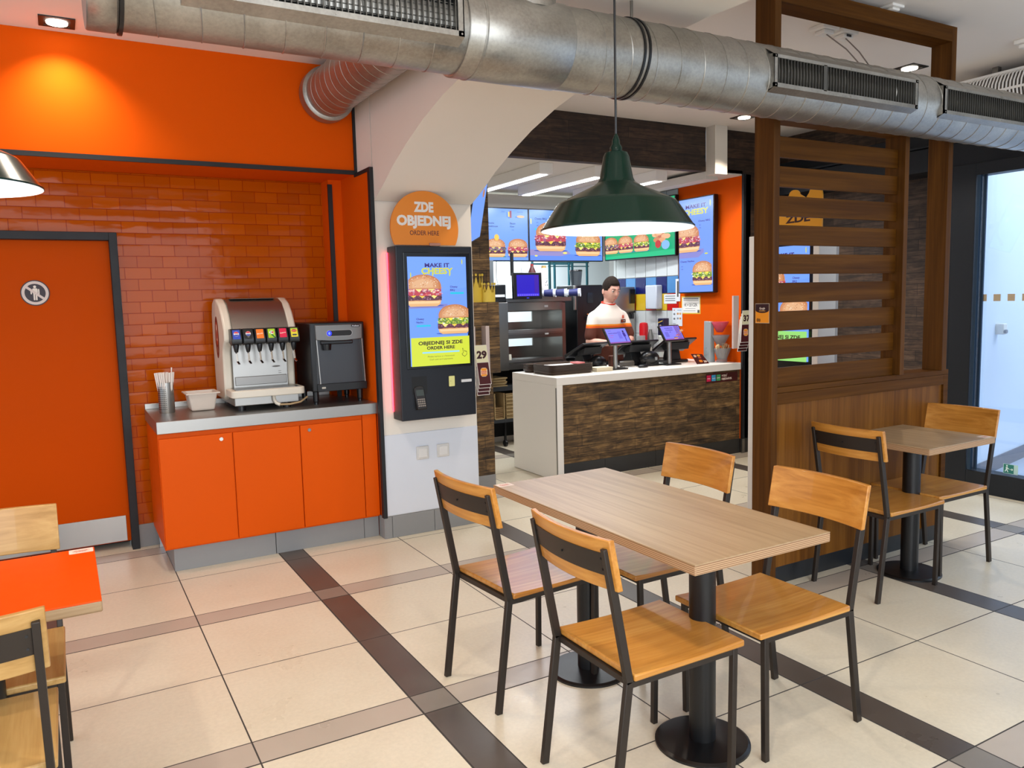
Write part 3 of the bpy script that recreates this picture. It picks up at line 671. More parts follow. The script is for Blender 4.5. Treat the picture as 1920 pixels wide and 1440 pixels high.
# ---- ice dispenser
t = thing('ice_dispenser', 'black countertop ice dispenser with grey front and blue lit button', 'ice dispenser', (1.55, 5.15, .9))
build(MB().box(1.368, 1.728, 4.985, 5.36, .985, 1.428), 'housing', M_plastic, t, bevel=.008)
for fx in (1.40, 1.695):
    for fy in (5.03, 5.31): build(MB().lathe([(.014, .9), (.014, .915), (.018, .92), (.020, .986)], (fx, fy, 0), 14), 'leg', M_plastic, t)
M_gf = mat('#7c7b79', .35, .55, 'grey_front')
fr = build(MB().prism([(1.402, 1.318), (1.55, 1.305), (1.706, 1.318), (1.708, 1.412), (1.400, 1.412)], (0, 4.968, 0), (1, 0, 0), (0, 0, 1), .02), 'control_panel', M_gf, t, bevel=.003)
build(MB().prism([(1.402, 1.035), (1.716, 1.035), (1.706, 1.312), (1.404, 1.312)], (0, 4.984, 0), (1, 0, 0), (0, 0, 1), .004), 'splash_panel', mat('#46474a', .3, .6), t)
build(MB().bar((1.405, 4.975, 1.318), (1.418, 4.975, 1.035), .006, .012, (1, 0, 0)).bar((1.704, 4.975, 1.318), (1.716, 4.975, 1.035), .006, .012, (1, 0, 0)), 'edge_trim', M_steel, t)
build(MB().box(1.398, 1.728, 4.972, 4.99, .985, 1.035), 'lower_front', M_plastic, t, bevel=.003)
build(MB().box(1.43, 1.64, 4.955, 4.985, 1.288, 1.312), 'spout_shelf', M_plastic, t, bevel=.006)
build(MB().lathe([(.030, 1.29), (.026, 1.252)], (1.467, 4.962, 0), 20), 'spout', M_plastic, t)
cv = Canvas((1.40, 4.9675, 1.31), (1, 0, 0), (0, 0, 1)); cv.rrect(.070, .028, .172, .040, .019, '#b5b5b5'); cv.rrect(.073, .030, .166, .036, .018, '#0a0a0e'); cv.rrect(.235, .083, .060, .016, .007, '#0e1520'); cv.text('Follett', .265, .087, .012, '#e6ecf4', .02, 'C', width=.048, shear=.2)
cv.build('control_markings', fr)
cv = Canvas((1.40, 4.9665, 1.31), (1, 0, 0), (0, 0, 1), emit=1.6); cv.ell(.089, .048, .0165, .0165, '#1822e8', 24); cv.ell(.089, .048, .007, .009, '#5f7bff', 12); cv.build('lit_button', fr, label='round blue lit button')
cv = Canvas((1.425, 4.9715, 1.004), (1, 0, 0), (0, 0, 1)); cv.rrect(0, 0, .026, .012, .003, '#b9b4a8'); cv.build('small_badge', t)

# ---- order kiosk on the pillar
t = thing('order_kiosk', 'black wall-mounted order kiosk on the white pillar with lit burger menu', 'kiosk', (2.105, 4.80, .79))
M_kb = mat('#10151f', .42, 0, 'kiosk_black')
build(MB().box(1.838, 2.368, 4.652, 4.80, .79, 1.896), 'housing', M_kb, t, bevel=.005, smooth=0)
build(MB().box(1.885, 2.345, 4.645, 4.653, 1.118, 1.855), 'screen_bezel', mat('#07090f', .2), t, bevel=.003, smooth=0)
cv = Canvas((1.909, 4.6445, 1.136), (1, 0, 0), (0, 0, 1), emit=1.0, clip=(.41, .692)); cheesy_poster(cv, .41, .692); cv.build('screen', t)
cv = Canvas((1.838, 4.6515, .79), (1, 0, 0), (0, 0, 1)); cv.rrect(.075, .165, .105, .115, .004, '#030407'); cv.build('terminal_recess', t)
ct = thing('card_terminal', 'dark card payment terminal clipped to the pillar kiosk', 'card terminal', (1.965, 4.64, .86))
build(MB().prism([(-.033, -.01), (.033, -.01), (.036, .125), (.022, .140), (-.022, .140), (-.036, .125)], (1.965, 4.615, .872), (1, 0, -.0), (-.05, .22, .97), .035), 'body', mat('#1d1a1a', .35), ct, bevel=.005)
cv = Canvas((1.965, 4.6145, .872), (1, 0, 0), (-.05, .22, .97)); cv.rrect(-.026, .078, .052, .038, .004, '#3b4442')
for j in range(4):
    for i in range(4): cv.rrect(-.026+i*.0135, .008+j*.014, .011, .009, .002, '#8b8178')
cv.build('keypad', ct)
cv = Canvas((2.168, 4.651, .985), (1, 0, 0), (0, 0, 1)); cv.rrect(0, 0, .052, .078, .006, '#1a1a14'); cv.k += 2; cv.rrect(.005, .005, .042, .068, .005, '#ddd98e'); cv.ell(.018, .04, .002, .002, '#333333', 8); cv.build('lit_scanner_window', t, label='pale yellow scanner window')
build(MB().box(2.262, 2.335, 4.640, 4.653, 1.012, 1.030), 'receipt_slot', mat('#d6d6d8', .4), t, bevel=.002, label='silver receipt slot')
lm = mat('#ff3040', .5, emit=7)
build(MB().box(1.832, 1.8375, 4.786, 4.798, .84, 1.86), 'status_light_strip', lm, t, smooth=0, label='red glowing strip down the left edge')
# round sign on top
t = thing('order_here_sign', 'round orange order-here sign standing on the pillar kiosk', 'sign', (2.048, 4.67, 1.897))
Rd = .233
pts = []
for i in range(61):
    a = math.radians(-26.5+233*i/60); pts.append((Rd*math.cos(a), Rd*math.sin(a)))
build(MB().prism(pts, (2.048, 4.662, 2.006), (1, 0, 0), (0, 0, 1), .012), 'disc', mat('#e38420', .45), t, smooth=40)
cv = Canvas((2.048, 4.662, 2.006), (1, 0, 0), (0, 0, 1)); cv.text('ZDE', -.005, .105, .082, '#e6e0da', .05, 'C', width=.135); cv.text('OBJEDNEJ', -.005, .020, .082, '#e6e0da', .05, 'C', width=.37); cv.text('ORDER HERE', -.005, -.042, .040, '#4a1522', .01, 'C', width=.20); cv.build('lettering', t)
build(MB().box(2.07, 2.145, 4.648, 4.661, 1.897, 1.915), 'bracket', mat('#b07a66', .4), t, bevel=.003)

# ---- number-card racks (29 and 37)
def number_rack(num, x, y, ztop, lab, slope, wdt=.105, rw=.03, gp='table-number racks by the counter'):
    t = thing('number_rack', lab, 'number rack', (x, y, ztop-.62), gp)
    if rw > .01: rail = MB().box(x-.055, x-.045, y, y+.072, ztop-.44, ztop).box(x+.075-rw, x+.075, y, y+.072, ztop-.40, ztop).box(x-.055, x+.07, y+.03, y+.07, ztop-.30, ztop-.26)
    else: rail = MB().box(x-.035, x+.035, y+.05, y+.068, ztop-.50, ztop).box(x+.02, x+.125, y+.055, y+.09, ztop-.40, ztop-.36)
    build(rail, 'rail', mat('#c9b9b4', .4), t, smooth=0)
    for k in range(3, -1, -1):
        dz = -.028*k; O = Vector((x-.052+slope*.0, y-.01-.012*(4-k), ztop-.44+dz))
        card = build(MB().prism([(0, 0), (wdt, 0), (wdt-slope*.30, .30), (-slope*.30, .30)], O, (1, 0, 0), (0, .04, 1), .003), 'number_card', mat('#efe9e4', .5), t, smooth=0)
        cv = Canvas(O, (1, 0, 0), (0, .04, 1)); sl = lambda yy: -slope*yy
        def quad(x0, x1, y0, y1, c): cv.poly([(x0+sl(y0), y0), (x1+sl(y0), y0), (x1+sl(y1), y1), (x0+sl(y1), y1)], c)
        quad(.004, wdt-.004, .004, .168, '#4a1218')
        quad(.002, wdt-.002, .170, .298, '#e3dfbc')
        if k == 0:
            bun_logo(cv, wdt/2+sl(.09), .095, .055); cv.text(num, wdt/2+sl(.22), .202, .075, '#3a0f18', .05, 'C', width=.085)
        cv.build('print', card)
    return t
number_rack('29', 2.758, 5.31, 1.35, 'rack of brown table-number cards topped by number 29', .10)
number_rack('37', 5.570, 5.405, 1.53, 'rack of brown table-number cards topped by number 37', -.13, .12, .006)
# ================================================================== DUCTS
def helix(mb, x0, x1, r, cy, cz, pitch, th=.0028, n=40, axis='X', ph=0):
    turns = (x1-x0)/pitch; N = int(abs(turns)*n); pts = []
    for i in range(N+1):
        a = 2*math.pi*i/n+ph; s = x0+pitch*i/n
        pts.append((s, cy+r*math.cos(a), cz+r*math.sin(a)) if axis == 'X' else (cy+r*math.cos(a), s, cz+r*math.sin(a)))
    mb.tube(pts, th, 5)
DY, DZ, DR = 2.61, 2.49, .150
t = thing('main_air_duct', 'long round galvanised air duct crossing under the ceiling', 'air duct', (3.5, DY, DZ))
mb = MB().lathe([(DR-.006, .13), (DR-.006, 1.30)], (0, DY, DZ), 64, 'X'); helix(mb, .22, 1.25, DR-.006, DY, DZ, .123)
build(mb, 'spiral_section', M_duct, t, smooth=40)
build(MB().lathe([(DR-.001, .125), (DR+.002, .13), (DR+.002, .20), (DR-.002, .205)], (0, DY, DZ), 64, 'X'), 'end_cap', M_duct, t, smooth=40)
build(MB().lathe([(DR-.004, .206), (DR+.006, .208), (DR+.006, .218), (DR-.004, .220)], (0, DY, DZ), 64, 'X'), 'rubber_seal', M_plastic, t, smooth=40)
build(MB().lathe([(DR, 1.275), (DR+.004, 1.28), (DR+.004, 1.705), (DR, 1.71)], (0, DY, DZ), 64, 'X').lathe([(DR+.006, 1.335), (DR+.007, 1.34), (DR+.006, 1.345)], (0, DY, DZ), 64, 'X'), 'connector_sleeve', M_duct, t, smooth=40)
mb = MB().lathe([(DR, 1.70), (DR, 6.9)], (0, DY, DZ), 64, 'X'); helix(mb, 1.78, 6.85, DR, DY, DZ, .123)
build(mb, 'spiral_section', M_duct, t, smooth=40)
for a0 in (2.02, 2.045):
    build(MB().lathe([(DR+.001, a0), (DR+.005, a0+.001), (DR+.005, a0+.010), (DR+.001, a0+.011)], (0, DY, DZ), 64, 'X'), 'clamp_band', M_plastic, t, smooth=40)
build(MB().cyl((2.04, DY-.05, DZ+.14), .006, CZ-DZ-.14, 10).box(2.02, 2.06, DY-.075, DY-.025, CZ-.03, CZ), 'hanger_rod', M_steeldark, t)
def grille(xa, xb, cross=False, post=None):
    yf = DY-DR-.012; za, zb = 2.42, 2.556
    g = MB().box(xa, xb, yf, yf+.008, za, za+.018).box(xa, xb, yf, yf+.008, zb-.014, zb).box(xa, xa+.022, yf, yf+.008, za, zb).box(xb-.022, xb, yf, yf+.008, za, zb)
    for x in (xa, xb-.004): g.prism([(yf, za), (yf+.075, za-.012), (DY-.06, DZ+.135), (yf+.06, zb+.012), (yf, zb)], (x+.004, 0, 0), (0, 1, 0), (0, 0, 1), .004)
    g.add([(xa, yf, zb), (xb, yf, zb), (xb, DY-.05, DZ+.142), (xa, DY-.05, DZ+.142)], [(0, 1, 2, 3)]); g.add([(xa, yf, za), (xb, yf, za), (xb, yf+.05, za-.02), (xa, yf+.05, za-.02)], [(0, 3, 2, 1)])
    for x in (xa+.01, (xa+xb)/2, xb-.01): g.cyl((x, yf, zb-.007), .0035, -.002, 8, 'Y').cyl((x, yf, za+.008), .0035, -.002, 8, 'Y')
    f = build(g, 'grille_frame', M_duct, t, smooth=30)
    build(MB().box(xa+.01, xb-.01, yf+.022, yf+.026, za+.01, zb-.01), 'grille_inner_shade', mat('#050505', .9), f, smooth=0)  # near-black sheet stands in for the shade inside the duct
    s = MB(); x = xa+.03
    while x < xb-.024: s.box(x, x+.0035, yf+.002, yf+.017, za+.016, zb-.012); x += .0195
    if cross:
        for k in range(6): s.box(xa+.02, xb-.02, yf+.016, yf+.019, za+.03+k*.019, za+.0325+k*.019)
    if post: s.box(post, post+.022, yf, yf+.012, za+.014, zb-.010)
    build(s, 'grille_blades', mat('#66645f', .4, .8), f, smooth=0)
grille(.365, 1.245, True); grille(2.715, 3.715, False, 3.03); grille(3.93, 4.95)
t = thing('branch_air_duct', 'shorter round galvanised duct branching back into the orange wall', 'air duct', (1.575, 3.9, 2.865))
bx, bz, br = 1.575, 2.865, .148
mb = MB().lathe([(br, 2.62), (br, 5.08)], (bx, 0, bz), 56, 'Y'); helix(mb, 2.66, 4.98, br, bx, bz, .095, .002, 40, 'Y'); build(mb, 'spiral_section', M_duct, t, smooth=40)
build(MB().lathe([(br+.004, 4.99), (br+.020, 5.0), (br+.021, 5.085), (br+.004, 5.09)], (bx, 0, bz), 56, 'Y'), 'wall_collar', M_duct, t, smooth=40)
build(MB().cyl((bx, DY, DZ+.10), .12, .20, 40), 'connection_stub', M_duct, t)

# ================================================================== CEILING FITTINGS
def downlight(x, y, lab, hs=.085):
    t = thing('recessed_downlight', lab, 'downlight', (x, y, CZ), 'recessed square downlights in the ceiling')
    o, i = hs, hs*.72
    build(MB().box(x-o, x+o, y-o, y-i, CZ-.006, CZ).box(x-o, x+o, y+i, y+o, CZ-.006, CZ).box(x-o, x-i, y-i, y+i, CZ-.006, CZ).box(x+i, x+o, y-i, y+i, CZ-.006, CZ), 'frame', mat('#1a1512', .5), t, smooth=0)
    build(MB().box(x-i, x+i, y-i, y+i, CZ-.0025, CZ-.001), 'recess', mat('#2e211a', .6), t, smooth=0)
    build(MB().lathe([(.050, CZ-.012), (.052, CZ-.002)], (x, y, 0), 28), 'lamp', mat('#fff3e0', .4, emit=9), t)
downlight(.10, 4.93, 'square downlight above the orange wall, left end of the ceiling')
downlight(5.19, 3.49, 'square downlight behind the lattice screen above the duct')
downlight(5.24, 5.05, 'square downlight in front of the dark boarded band, under the duct')
def ceilbox(x, y, lab, name='ceiling_box', dx=.07, dy=.05, h=.045, cat='ceiling box', group=None, dots=False):
    t = thing(name, lab, cat, (x, y, CZ), group)
    build(MB().box(x-dx, x+dx, y-dy, y+dy, CZ-h*.5, CZ), 'base', M_white, t, bevel=.004)
    build(MB().box(x-dx*.6, x+dx*.6, y-dy*.7, y+dy*.7, CZ-h, CZ-h*.5), 'cap', M_white, t, bevel=.006)
    if dots: build(MB().box(x-.02, x+.02, y-dy*.7-.002, y-dy*.7, CZ-h*.9, CZ-h*.6), 'outlet_face', mat('#2b2b2b', .5), t, smooth=0)
    return t
ceilbox(3.945, 3.19, 'white ceiling junction box with a cable, left of the pair', group='ceiling junction boxes behind the lattice screen')
ceilbox(4.115, 3.19, 'white ceiling junction box with a dark outlet, right of the pair', group='ceiling junction boxes behind the lattice screen', dots=True)
build(MB().tube([(3.945, 3.18, CZ-.04), (3.96, 3.05, CZ-.16), (3.93, 2.80, DZ+.13)], .0035, 8), 'hanging_cable', mat('#8a8078', .5), label='thin grey cable dropping from the left ceiling box to the duct', cat='cable')
build(MB().tube([(4.115, 3.18, CZ-.04), (4.07, 3.05, CZ-.16), (3.97, 2.80, DZ+.13)], .0035, 8), 'hanging_cable', mat('#8a8078', .5), label='thin grey cable dropping from the right ceiling box to the duct', cat='cable')
ceilbox(4.0, 2.80, 'small flat white ceiling sensor at the top edge above the lattice beam', 'ceiling_sensor', .05, .04, .03, 'sensor')
ceilbox(5.30, 2.78, 'white ceiling unit right of the lattice beam', 'ceiling_unit', .05, .06, .05, 'ceiling unit')
# white slatted unit under the ceiling, between the duct and the glass door
t = thing('air_curtain', 'white slatted air unit under the ceiling above the glass door', 'air unit', (5.70, 3.0, 2.70))
AX = 5.56
build(MB().box(AX+.10, AX+.36, 1.4, 3.42, 2.72, 2.99), 'housing', mat('#6d665f', .7), t, smooth=0)
mb = MB()
for k in range(84):
    y = 3.42-k*.0235
    mb.tube([(AX+.10, y, 2.985), (AX+.035, y, 2.955), (AX+.005, y, 2.90), (AX, y, 2.84), (AX+.02, y, 2.77), (AX+.08, y, 2.72)], .0055, 6)
build(mb, 'slats', M_white, t)
build(MB().box(AX-.008, AX+.002, 1.4, 3.425, 2.845, 2.86), 'middle_rail', M_white, t, smooth=0)
build(MB().box(AX+.08, AX+.36, 1.4, 3.43, 2.975, 2.995), 'upper_rail', M_white, t, smooth=0, bevel=.002)
build(MB().box(AX+.07, AX+.36, 1.4, 3.43, 2.71, 2.725), 'lower_rail', M_white, t, smooth=0, bevel=.002)
for y in (1.8, 3.2): build(MB().box(AX+.18, AX+.22, y, y+.04, 2.99, CZ), 'ceiling_bracket', M_steeldark, t, smooth=0)

# ================================================================== PENDANT LAMPS
M_green = mat('#04241b', .2, 0, 'dark_green_enamel', coat=.1, spec=.25); M_inner = mat('#f1f4f7', .5, 0, 'white_enamel')
def pendant(lab):
    t = thing('pendant_lamp', lab, 'pendant lamp', (0, 0, 0), 'green enamel pendant lamps')
    prof = [(.250, 0), (.2505, .004), (.244, .010), (.197, .080), (.190, .087), (.180, .092), (.075, .141), (.062, .150), (.055, .163), (.042, .232), (.036, .245), (.020, .250)]
    build(MB().lathe(prof, (0, 0, 0), 72, cap=False), 'shade', M_green, t, smooth=24)
    inner = [(r-.002, z-.0015) for r, z in prof]
    build(MB().lathe(inner[::-1], (0, 0, 0), 72, cap=False), 'inner_lining', M_inner, t, smooth=60, label='white enamelled inside')
    build(MB().lathe([(.020, .248), (.020, .262), (.013, .272), (.0125, .285), (.006, .300), (.004, .305)], (0, 0, 0), 24), 'cord_grip', M_green, t)
    build(MB().tube([(0, 0, .30), (0, 0, 1.5)], .0038, 8), 'cord', M_plastic, t)
    build(MB().lathe([(.014, .23), (.016, .17), (.018, .165)], (0, 0, 0), 16), 'lamp_holder', M_plastic, t)
    build(MB().sphere((0, 0, .125), .032, 20, 14, (1, 1, 1.25)), 'bulb', mat('#f2f6ff', .4, emit=4), t)
    return t
def drop_cord(t, z):
    for c in t.children:
        if c.name.startswith('cord') and 'grip' not in c.name:
            c.data = c.data.copy()
            for v in c.data.vertices:
                if v.co.z > 1: v.co.z = CZ-z
p1 = pendant('dark green enamel pendant lamp hanging over the long oak table'); p2 = copy_tree(p1)
p1.location = (1.605, 2.10, 1.762); drop_cord(p1, 1.762)
p2.location = (-.262, 2.80, 1.905); drop_cord(p2, 1.905)
p2['label'] = 'dark green pendant lamp cut by the left edge, over the orange table'

# ================================================================== CHAIRS AND TABLES
def make_chair(lab, seat_m, back_m):
    t = thing('dining_chair', lab, 'chair', (0, 0, 0), 'wooden cafe chairs with dark steel frames')
    mb = MB(); n = 12                                             # seat: softly dished board
    prof = []
    for i in range(n+1):
        x = -.22+.44*i/n; prof.append((x, .452-.006*math.sin(math.pi*i/n)))
    poly = prof+[(x, .430) for x, z in prof[::-1]]
    mb.prism(poly, (0, -.205, 0), (1, 0, 0), (0, 0, 1), .41)
    build(mb, 'seat', seat_m, t, bevel=.005, smooth=35, local=True)
    def bez(y): return -.030*(1-(y/.21)**2)
    def board(x0, z0, z1, th, w, nseg=14):
        m = MB(); lean = -.20; vs = []
        for k in range(nseg+1):
            y = -w+2*w*k/nseg; b = bez(y)
            for z in (z0, z1):
                for d in (0, -th): vs.append((x0+b+d+lean*(z-z0), y, z))
        fs = []
        for k in range(nseg):
            a = k*4; b_ = a+4
            fs += [(a, b_, b_+2, a+2), (a+1, a+3, b_+3, b_+1), (a+2, b_+2, b_+3, a+3), (a, a+1, b_+1, b_)]
        fs += [(0, 2, 3, 1), (nseg*4, nseg*4+1, nseg*4+3, nseg*4+2)]
        return m.add(vs, fs)
    build(board(-.262, .713, .868, .019, .210), 'backrest', back_m, t, bevel=.003, smooth=35, local=True)
    pl = build(board(-.2885, .758, .826, .004, .187), 'back_plate', M_leg, t, smooth=35, local=True)
    mb = MB()
    for y in (-.170, .170):
        for z in (.775, .808): mb.cyl((-.300-.2*(z-.758), y, z), .0035, -.004, 10, 'X')
    mb.cyl((-.330, 0, .79), .0035, -.004, 10, 'X'); build(mb, 'screw', M_plastic, pl, local=True)
    for y in (-.190, .190):
        mb = MB().bar((-.292, y, 0), (-.232, y, .432), .018, .026).bar((-.232, y, .425), (-.310, y, .842), .018, .026)
        mb.box(-.302, -.282, y-.009, y+.009, 0, .004)
        build(mb, 'rear_leg', M_leg, t, bevel=.002, smooth=30, local=True)
        build(MB().bar((.178, y, 0), (.186, y, .430), .020, .020), 'front_leg', M_leg, t, bevel=.002, smooth=30, local=True)
    mb = MB()
    for y in (-.190, .190): mb.bar((-.232, y, .420), (.19, y, .420), .016, .018)
    mb.bar((.186, -.19, .420), (.186, .19, .420), .016, .018, (1, 0, 0)).bar((-.222, -.19, .420), (-.222, .19, .420), .016, .018, (1, 0, 0))
    build(mb, 'seat_frame', M_leg, t, smooth=30, local=True)
    return t
chA = make_chair('steel and wood chair nearest the camera at the long oak table', M_chairwood, M_chairback)
chB = make_chair('chair with worn shiny seat at the far left of the long table', M_darkseat, M_chairback)
def put(c, x, y, rz, lab=None):
    c.location = (x, y, 0); c.rotation_euler = (0, 0, math.radians(rz))
    if lab: c['label'] = lab
put(chA, 1.587, 1.930, 0); put(chB, 1.590, 2.690, 5)
c = copy_tree(chA); put(c, 2.098, 1.930, 180, 'wooden chair at the near right side of the long table, facing left')
c = copy_tree(chB); put(c, 2.10, 2.570, 180, 'darker oak chair at the far right of the long table, before the counter')
c = copy_tree(chA); put(c, 3.70, 2.575, 0, 'wooden chair left of the small table by the lattice screen, back to camera')
c = copy_tree(chA); put(c, 4.175, 2.625, 180, 'wooden chair right of the small table, closest to the glass door')
lightwood = make_chair('light oak chair behind the orange table, its backrest facing the camera', M_lightoak, wood('natural_oak_back', '#a0773f', '#b98f54', '#caa267', 'Y', .8, .36, .2))
put(lightwood, -.270, 2.86, -90)
c = copy_tree(lightwood); put(c, -.290, 2.36, 90, 'light oak chair in front of the orange table, at the lower left corner')

def table(name, lab, x0, x1, y0, y1, cols, top_m, edge_m, th=.034, sticker=None, r=.162):
    t = thing(name, lab, 'table', ((x0+x1)/2, (y0+y1)/2, 0), 'square-edged cafe tables')
    Z = .76
    build(MB().box(x0, x1, y0, y1, Z-th, Z-.003), 'tabletop', edge_m, t, bevel=.004, smooth=0)
    build(MB().box(x0+.0005, x1-.0005, y0+.0005, y1-.0005, Z-.004, Z), 'top_laminate', top_m, t, bevel=.001, smooth=0)
    for cx, cy in cols:
        build(MB().lathe([(.045, .02), (.045, Z-th)], (cx, cy, 0), 32), 'column', M_black, t)
        build(MB().lathe([(r, 0), (r, .008), (r-.01, .014), (.05, .020)], (cx, cy, 0), 56), 'base', M_black, t, smooth=25)
        build(MB().box(cx-.14, cx+.14, cy-.012, cy+.012, Z-th-.012, Z-th).box(cx-.012, cx+.012, cy-.14, cy+.14, Z-th-.012, Z-th), 'top_bracket', M_black, t, smooth=0)
    if sticker:
        sx, sy = sticker
        cv = Canvas((sx, sy, Z), (1, 0, 0), (0, 1, 0)); cv.rrect(0, 0, .070, .050, .004, '#e6d5c8'); cv.rrect(.010, .012, .050, .026, .004, '#d9bfae'); cv.text('BURGER', .035, .027, .011, '#c4472c', .03, 'C', width=.04); cv.text('KING', .035, .014, .011, '#c4472c', .03, 'C', width=.03)
        cv.build('corner_sticker', t, label='small pale sticker on the corner')
    return t
table('long_dining_table', 'long pale oak table on two black round pedestals', 1.548, 2.138, 1.672, 2.905, [(1.825, 1.935), (1.805, 2.585)], M_tabletop, M_ply, sticker=(1.552, 2.85))
table('small_dining_table', 'small square pale oak table against the lattice screen', 3.662, 4.235, 2.300, 2.832, [(3.945, 2.575)], M_tabletop, M_ply, sticker=(4.16, 2.31))
M_otop = mat('#f04a00', .4, 0, 'orange_table_laminate', spec=.2)
table('orange_dining_table', 'square orange-topped table with oak edge at the left', -.56, .042, 2.353, 2.912, [(-.26, 2.63)], M_otop, wood('oak_edge', '#6d5640', '#937857', '#ab9170', 'X', 1, .5, 0), sticker=(-.032, 2.858))

# ================================================================== LATTICE SCREEN
t = thing('lattice_screen', 'brown oak room divider with horizontal slats above a panelled half wall', 'room divider', (3.85, 2.86, 0))
PF, PB = 2.79, 2.915
for a, b, z0, z1 in ((3.098, 3.142, .0, CZ-.03), (4.135, 4.172, 1.06, 2.40), (4.535, 4.580, 1.06, CZ-.03)):
    build(MB().box(a, b, PF, PB, z0, z1), 'post', M_lattice_z, t, smooth=0, bevel=.002)
build(MB().box(3.142, 4.535, PF, PB, CZ-.115, CZ-.030), 'top_beam', M_lattice_x, t, smooth=0, bevel=.002)
build(MB().box(3.142, 4.172, PF+.01, PB-.01, 2.395, 2.43), 'lattice_rail', M_lattice_x, t, smooth=0, bevel=.002)
for k in range(9):
    zt = 2.322-.1455*k; build(MB().box(3.142, 4.135, 2.835, 2.856, zt-.101, zt), 'slat', M_lattice_x, t, smooth=0, bevel=.0015)
M_panel = wood('oak_panel', '#4f2c0b', '#6c4214', '#80531d', 'Z', .7, .5, 0, .15)
build(MB().box(3.143, 4.600, 2.828, 2.932, .10, 1.03), 'half_wall_panel', M_panel, t, smooth=0)
build(MB().box(3.143, 4.646, 2.815, 2.945, 1.03, 1.0595), 'sill', M_lattice_x, t, smooth=0, bevel=.002)
build(MB().box(3.143, 4.60, 2.815, 2.828, .97, 1.029).box(4.60, 4.645, 2.815, 2.945, .10, 1.029), 'panel_edge', M_lattice_x, t, smooth=0, bevel=.002)
build(MB().box(3.145, 4.640, 2.84, 2.925, 0, .0995), 'plinth', mat('#16191d', .4), t, smooth=0)
# sticker on the screen's end post
cv = Canvas((3.0975, 2.90, 1.392), (0, -1, 0), (0, 0, 1)); cv.rect(0, 0, .092, .10, '#c8b9a0'); cv.rect(.001, .002, .088, .096, '#f0961a'); cv.rect(.001, .066, .088, .032, '#2c0f14'); cv.ell(.045, .066, .044, .014, '#2c0f14', 20, 180, 360)
cv.text('Google', .045, .070, .016, '#efe3d2', .01, 'C', width=.036); cv.rect(.025, .061, .040, .003, '#d8a04a'); cv.ell(.016, .016, .008, .010, '#8a5410', 10); cv.ell(.028, .015, .007, .009, '#8a5410', 10)
cv.build('review_sticker', label='small orange and dark brown sticker on the left end of the lattice screen', cat='sticker')

# ================================================================== FREE-STANDING TOTEM KIOSK
t = thing('totem_kiosk', 'tall white-framed order kiosk standing behind the lattice screen', 'kiosk', (4.08, 3.53, 0))
ya, yb = 3.245, 3.805                                                  # faces -X; left in view is far (yb)
build(MB().box(4.0, 4.16, ya, ya+.045, 0, 1.918).box(4.0, 4.16, yb-.045, yb, 0, 1.918).box(4.0, 4.16, ya+.045, yb-.045, 1.872, 1.918), 'frame', M_white, t, smooth=0, bevel=.004)
build(MB().box(4.008, 4.15, ya+.045, yb-.045, .47, 1.872), 'display_panel', mat('#06080c', .2), t, smooth=0)
build(MB().box(4.008, 4.15, ya+.045, yb-.045, .02, .47), 'base_panel', mat('#a9a6a3', .4), t, smooth=0)
build(MB().box(4.16, 4.18, ya, yb, 0, 1.918), 'rear_cover', mat('#b9b6b4', .45), t, smooth=0)
cv = Canvas((4.0075, yb-.075, 1.113), (0, -1, 0), (0, 0, 1), emit=1.0, clip=(.41, .722)); cheesy_poster(cv, .41, .722, '#8fd070'); cv.build('screen', t)
t = thing('crown_topped_sign', 'orange order-here sign with two rounded ears on top of the white totem kiosk', 'sign', (4.05, 3.42, 1.918))
pts = [(0, 0), (.42, 0), (.42, .19)]
for i in range(13): a = math.radians(180*i/12); pts.append((.37+.045*math.cos(a), .215+.03*math.sin(a)+.0))
pts += [(.30, .185)]
for i in range(13): a = math.radians(180*i/12); pts.append((.21+.04*math.cos(a), .215+.03*math.sin(a)))
pts += [(.12, .185), (0, .19)]
build(MB().prism([(a+.0, b) for a, b in pts], (4.03, 3.675, 1.935), (0, -1, 0), (0, 0, 1), .012), 'board', mat('#e8a11c', .5), t, smooth=0)
build(MB().box(4.035, 4.05, 3.45, 3.50, 1.915, 1.95), 'bracket', M_steeldark, t, smooth=0)
cv = Canvas((4.03, 3.675, 1.935), (0, -1, 0), (0, 0, 1)); cv.text('OBJEDNEJ', .21, .125, .052, '#3a1410', .04, 'C', width=.36); cv.text('ZDE', .24, .045, .064, '#3a1410', .04, 'C', width=.19); cv.build('lettering', t)
build(MB().tube([(4.6, 4.1, CZ), (4.6, 4.1, 2.75), (4.6, 4.1, 2.4), (4.585, 4.1, 2.15), (4.54, 4.1, 2.02), (4.46, 4.1, 1.93)], .012, 10), 'hanging_cable', M_plastic, label='thick black cable hanging from the ceiling behind the slats', cat='cable')
build(MB().sphere((6.27, 4.95, 2.62), .045, 16, 10, (.4, 1, 1)), 'alarm_beacon', mat('#d8422a', .5), label='small red round alarm beacon seen between the top slats', cat='beacon')
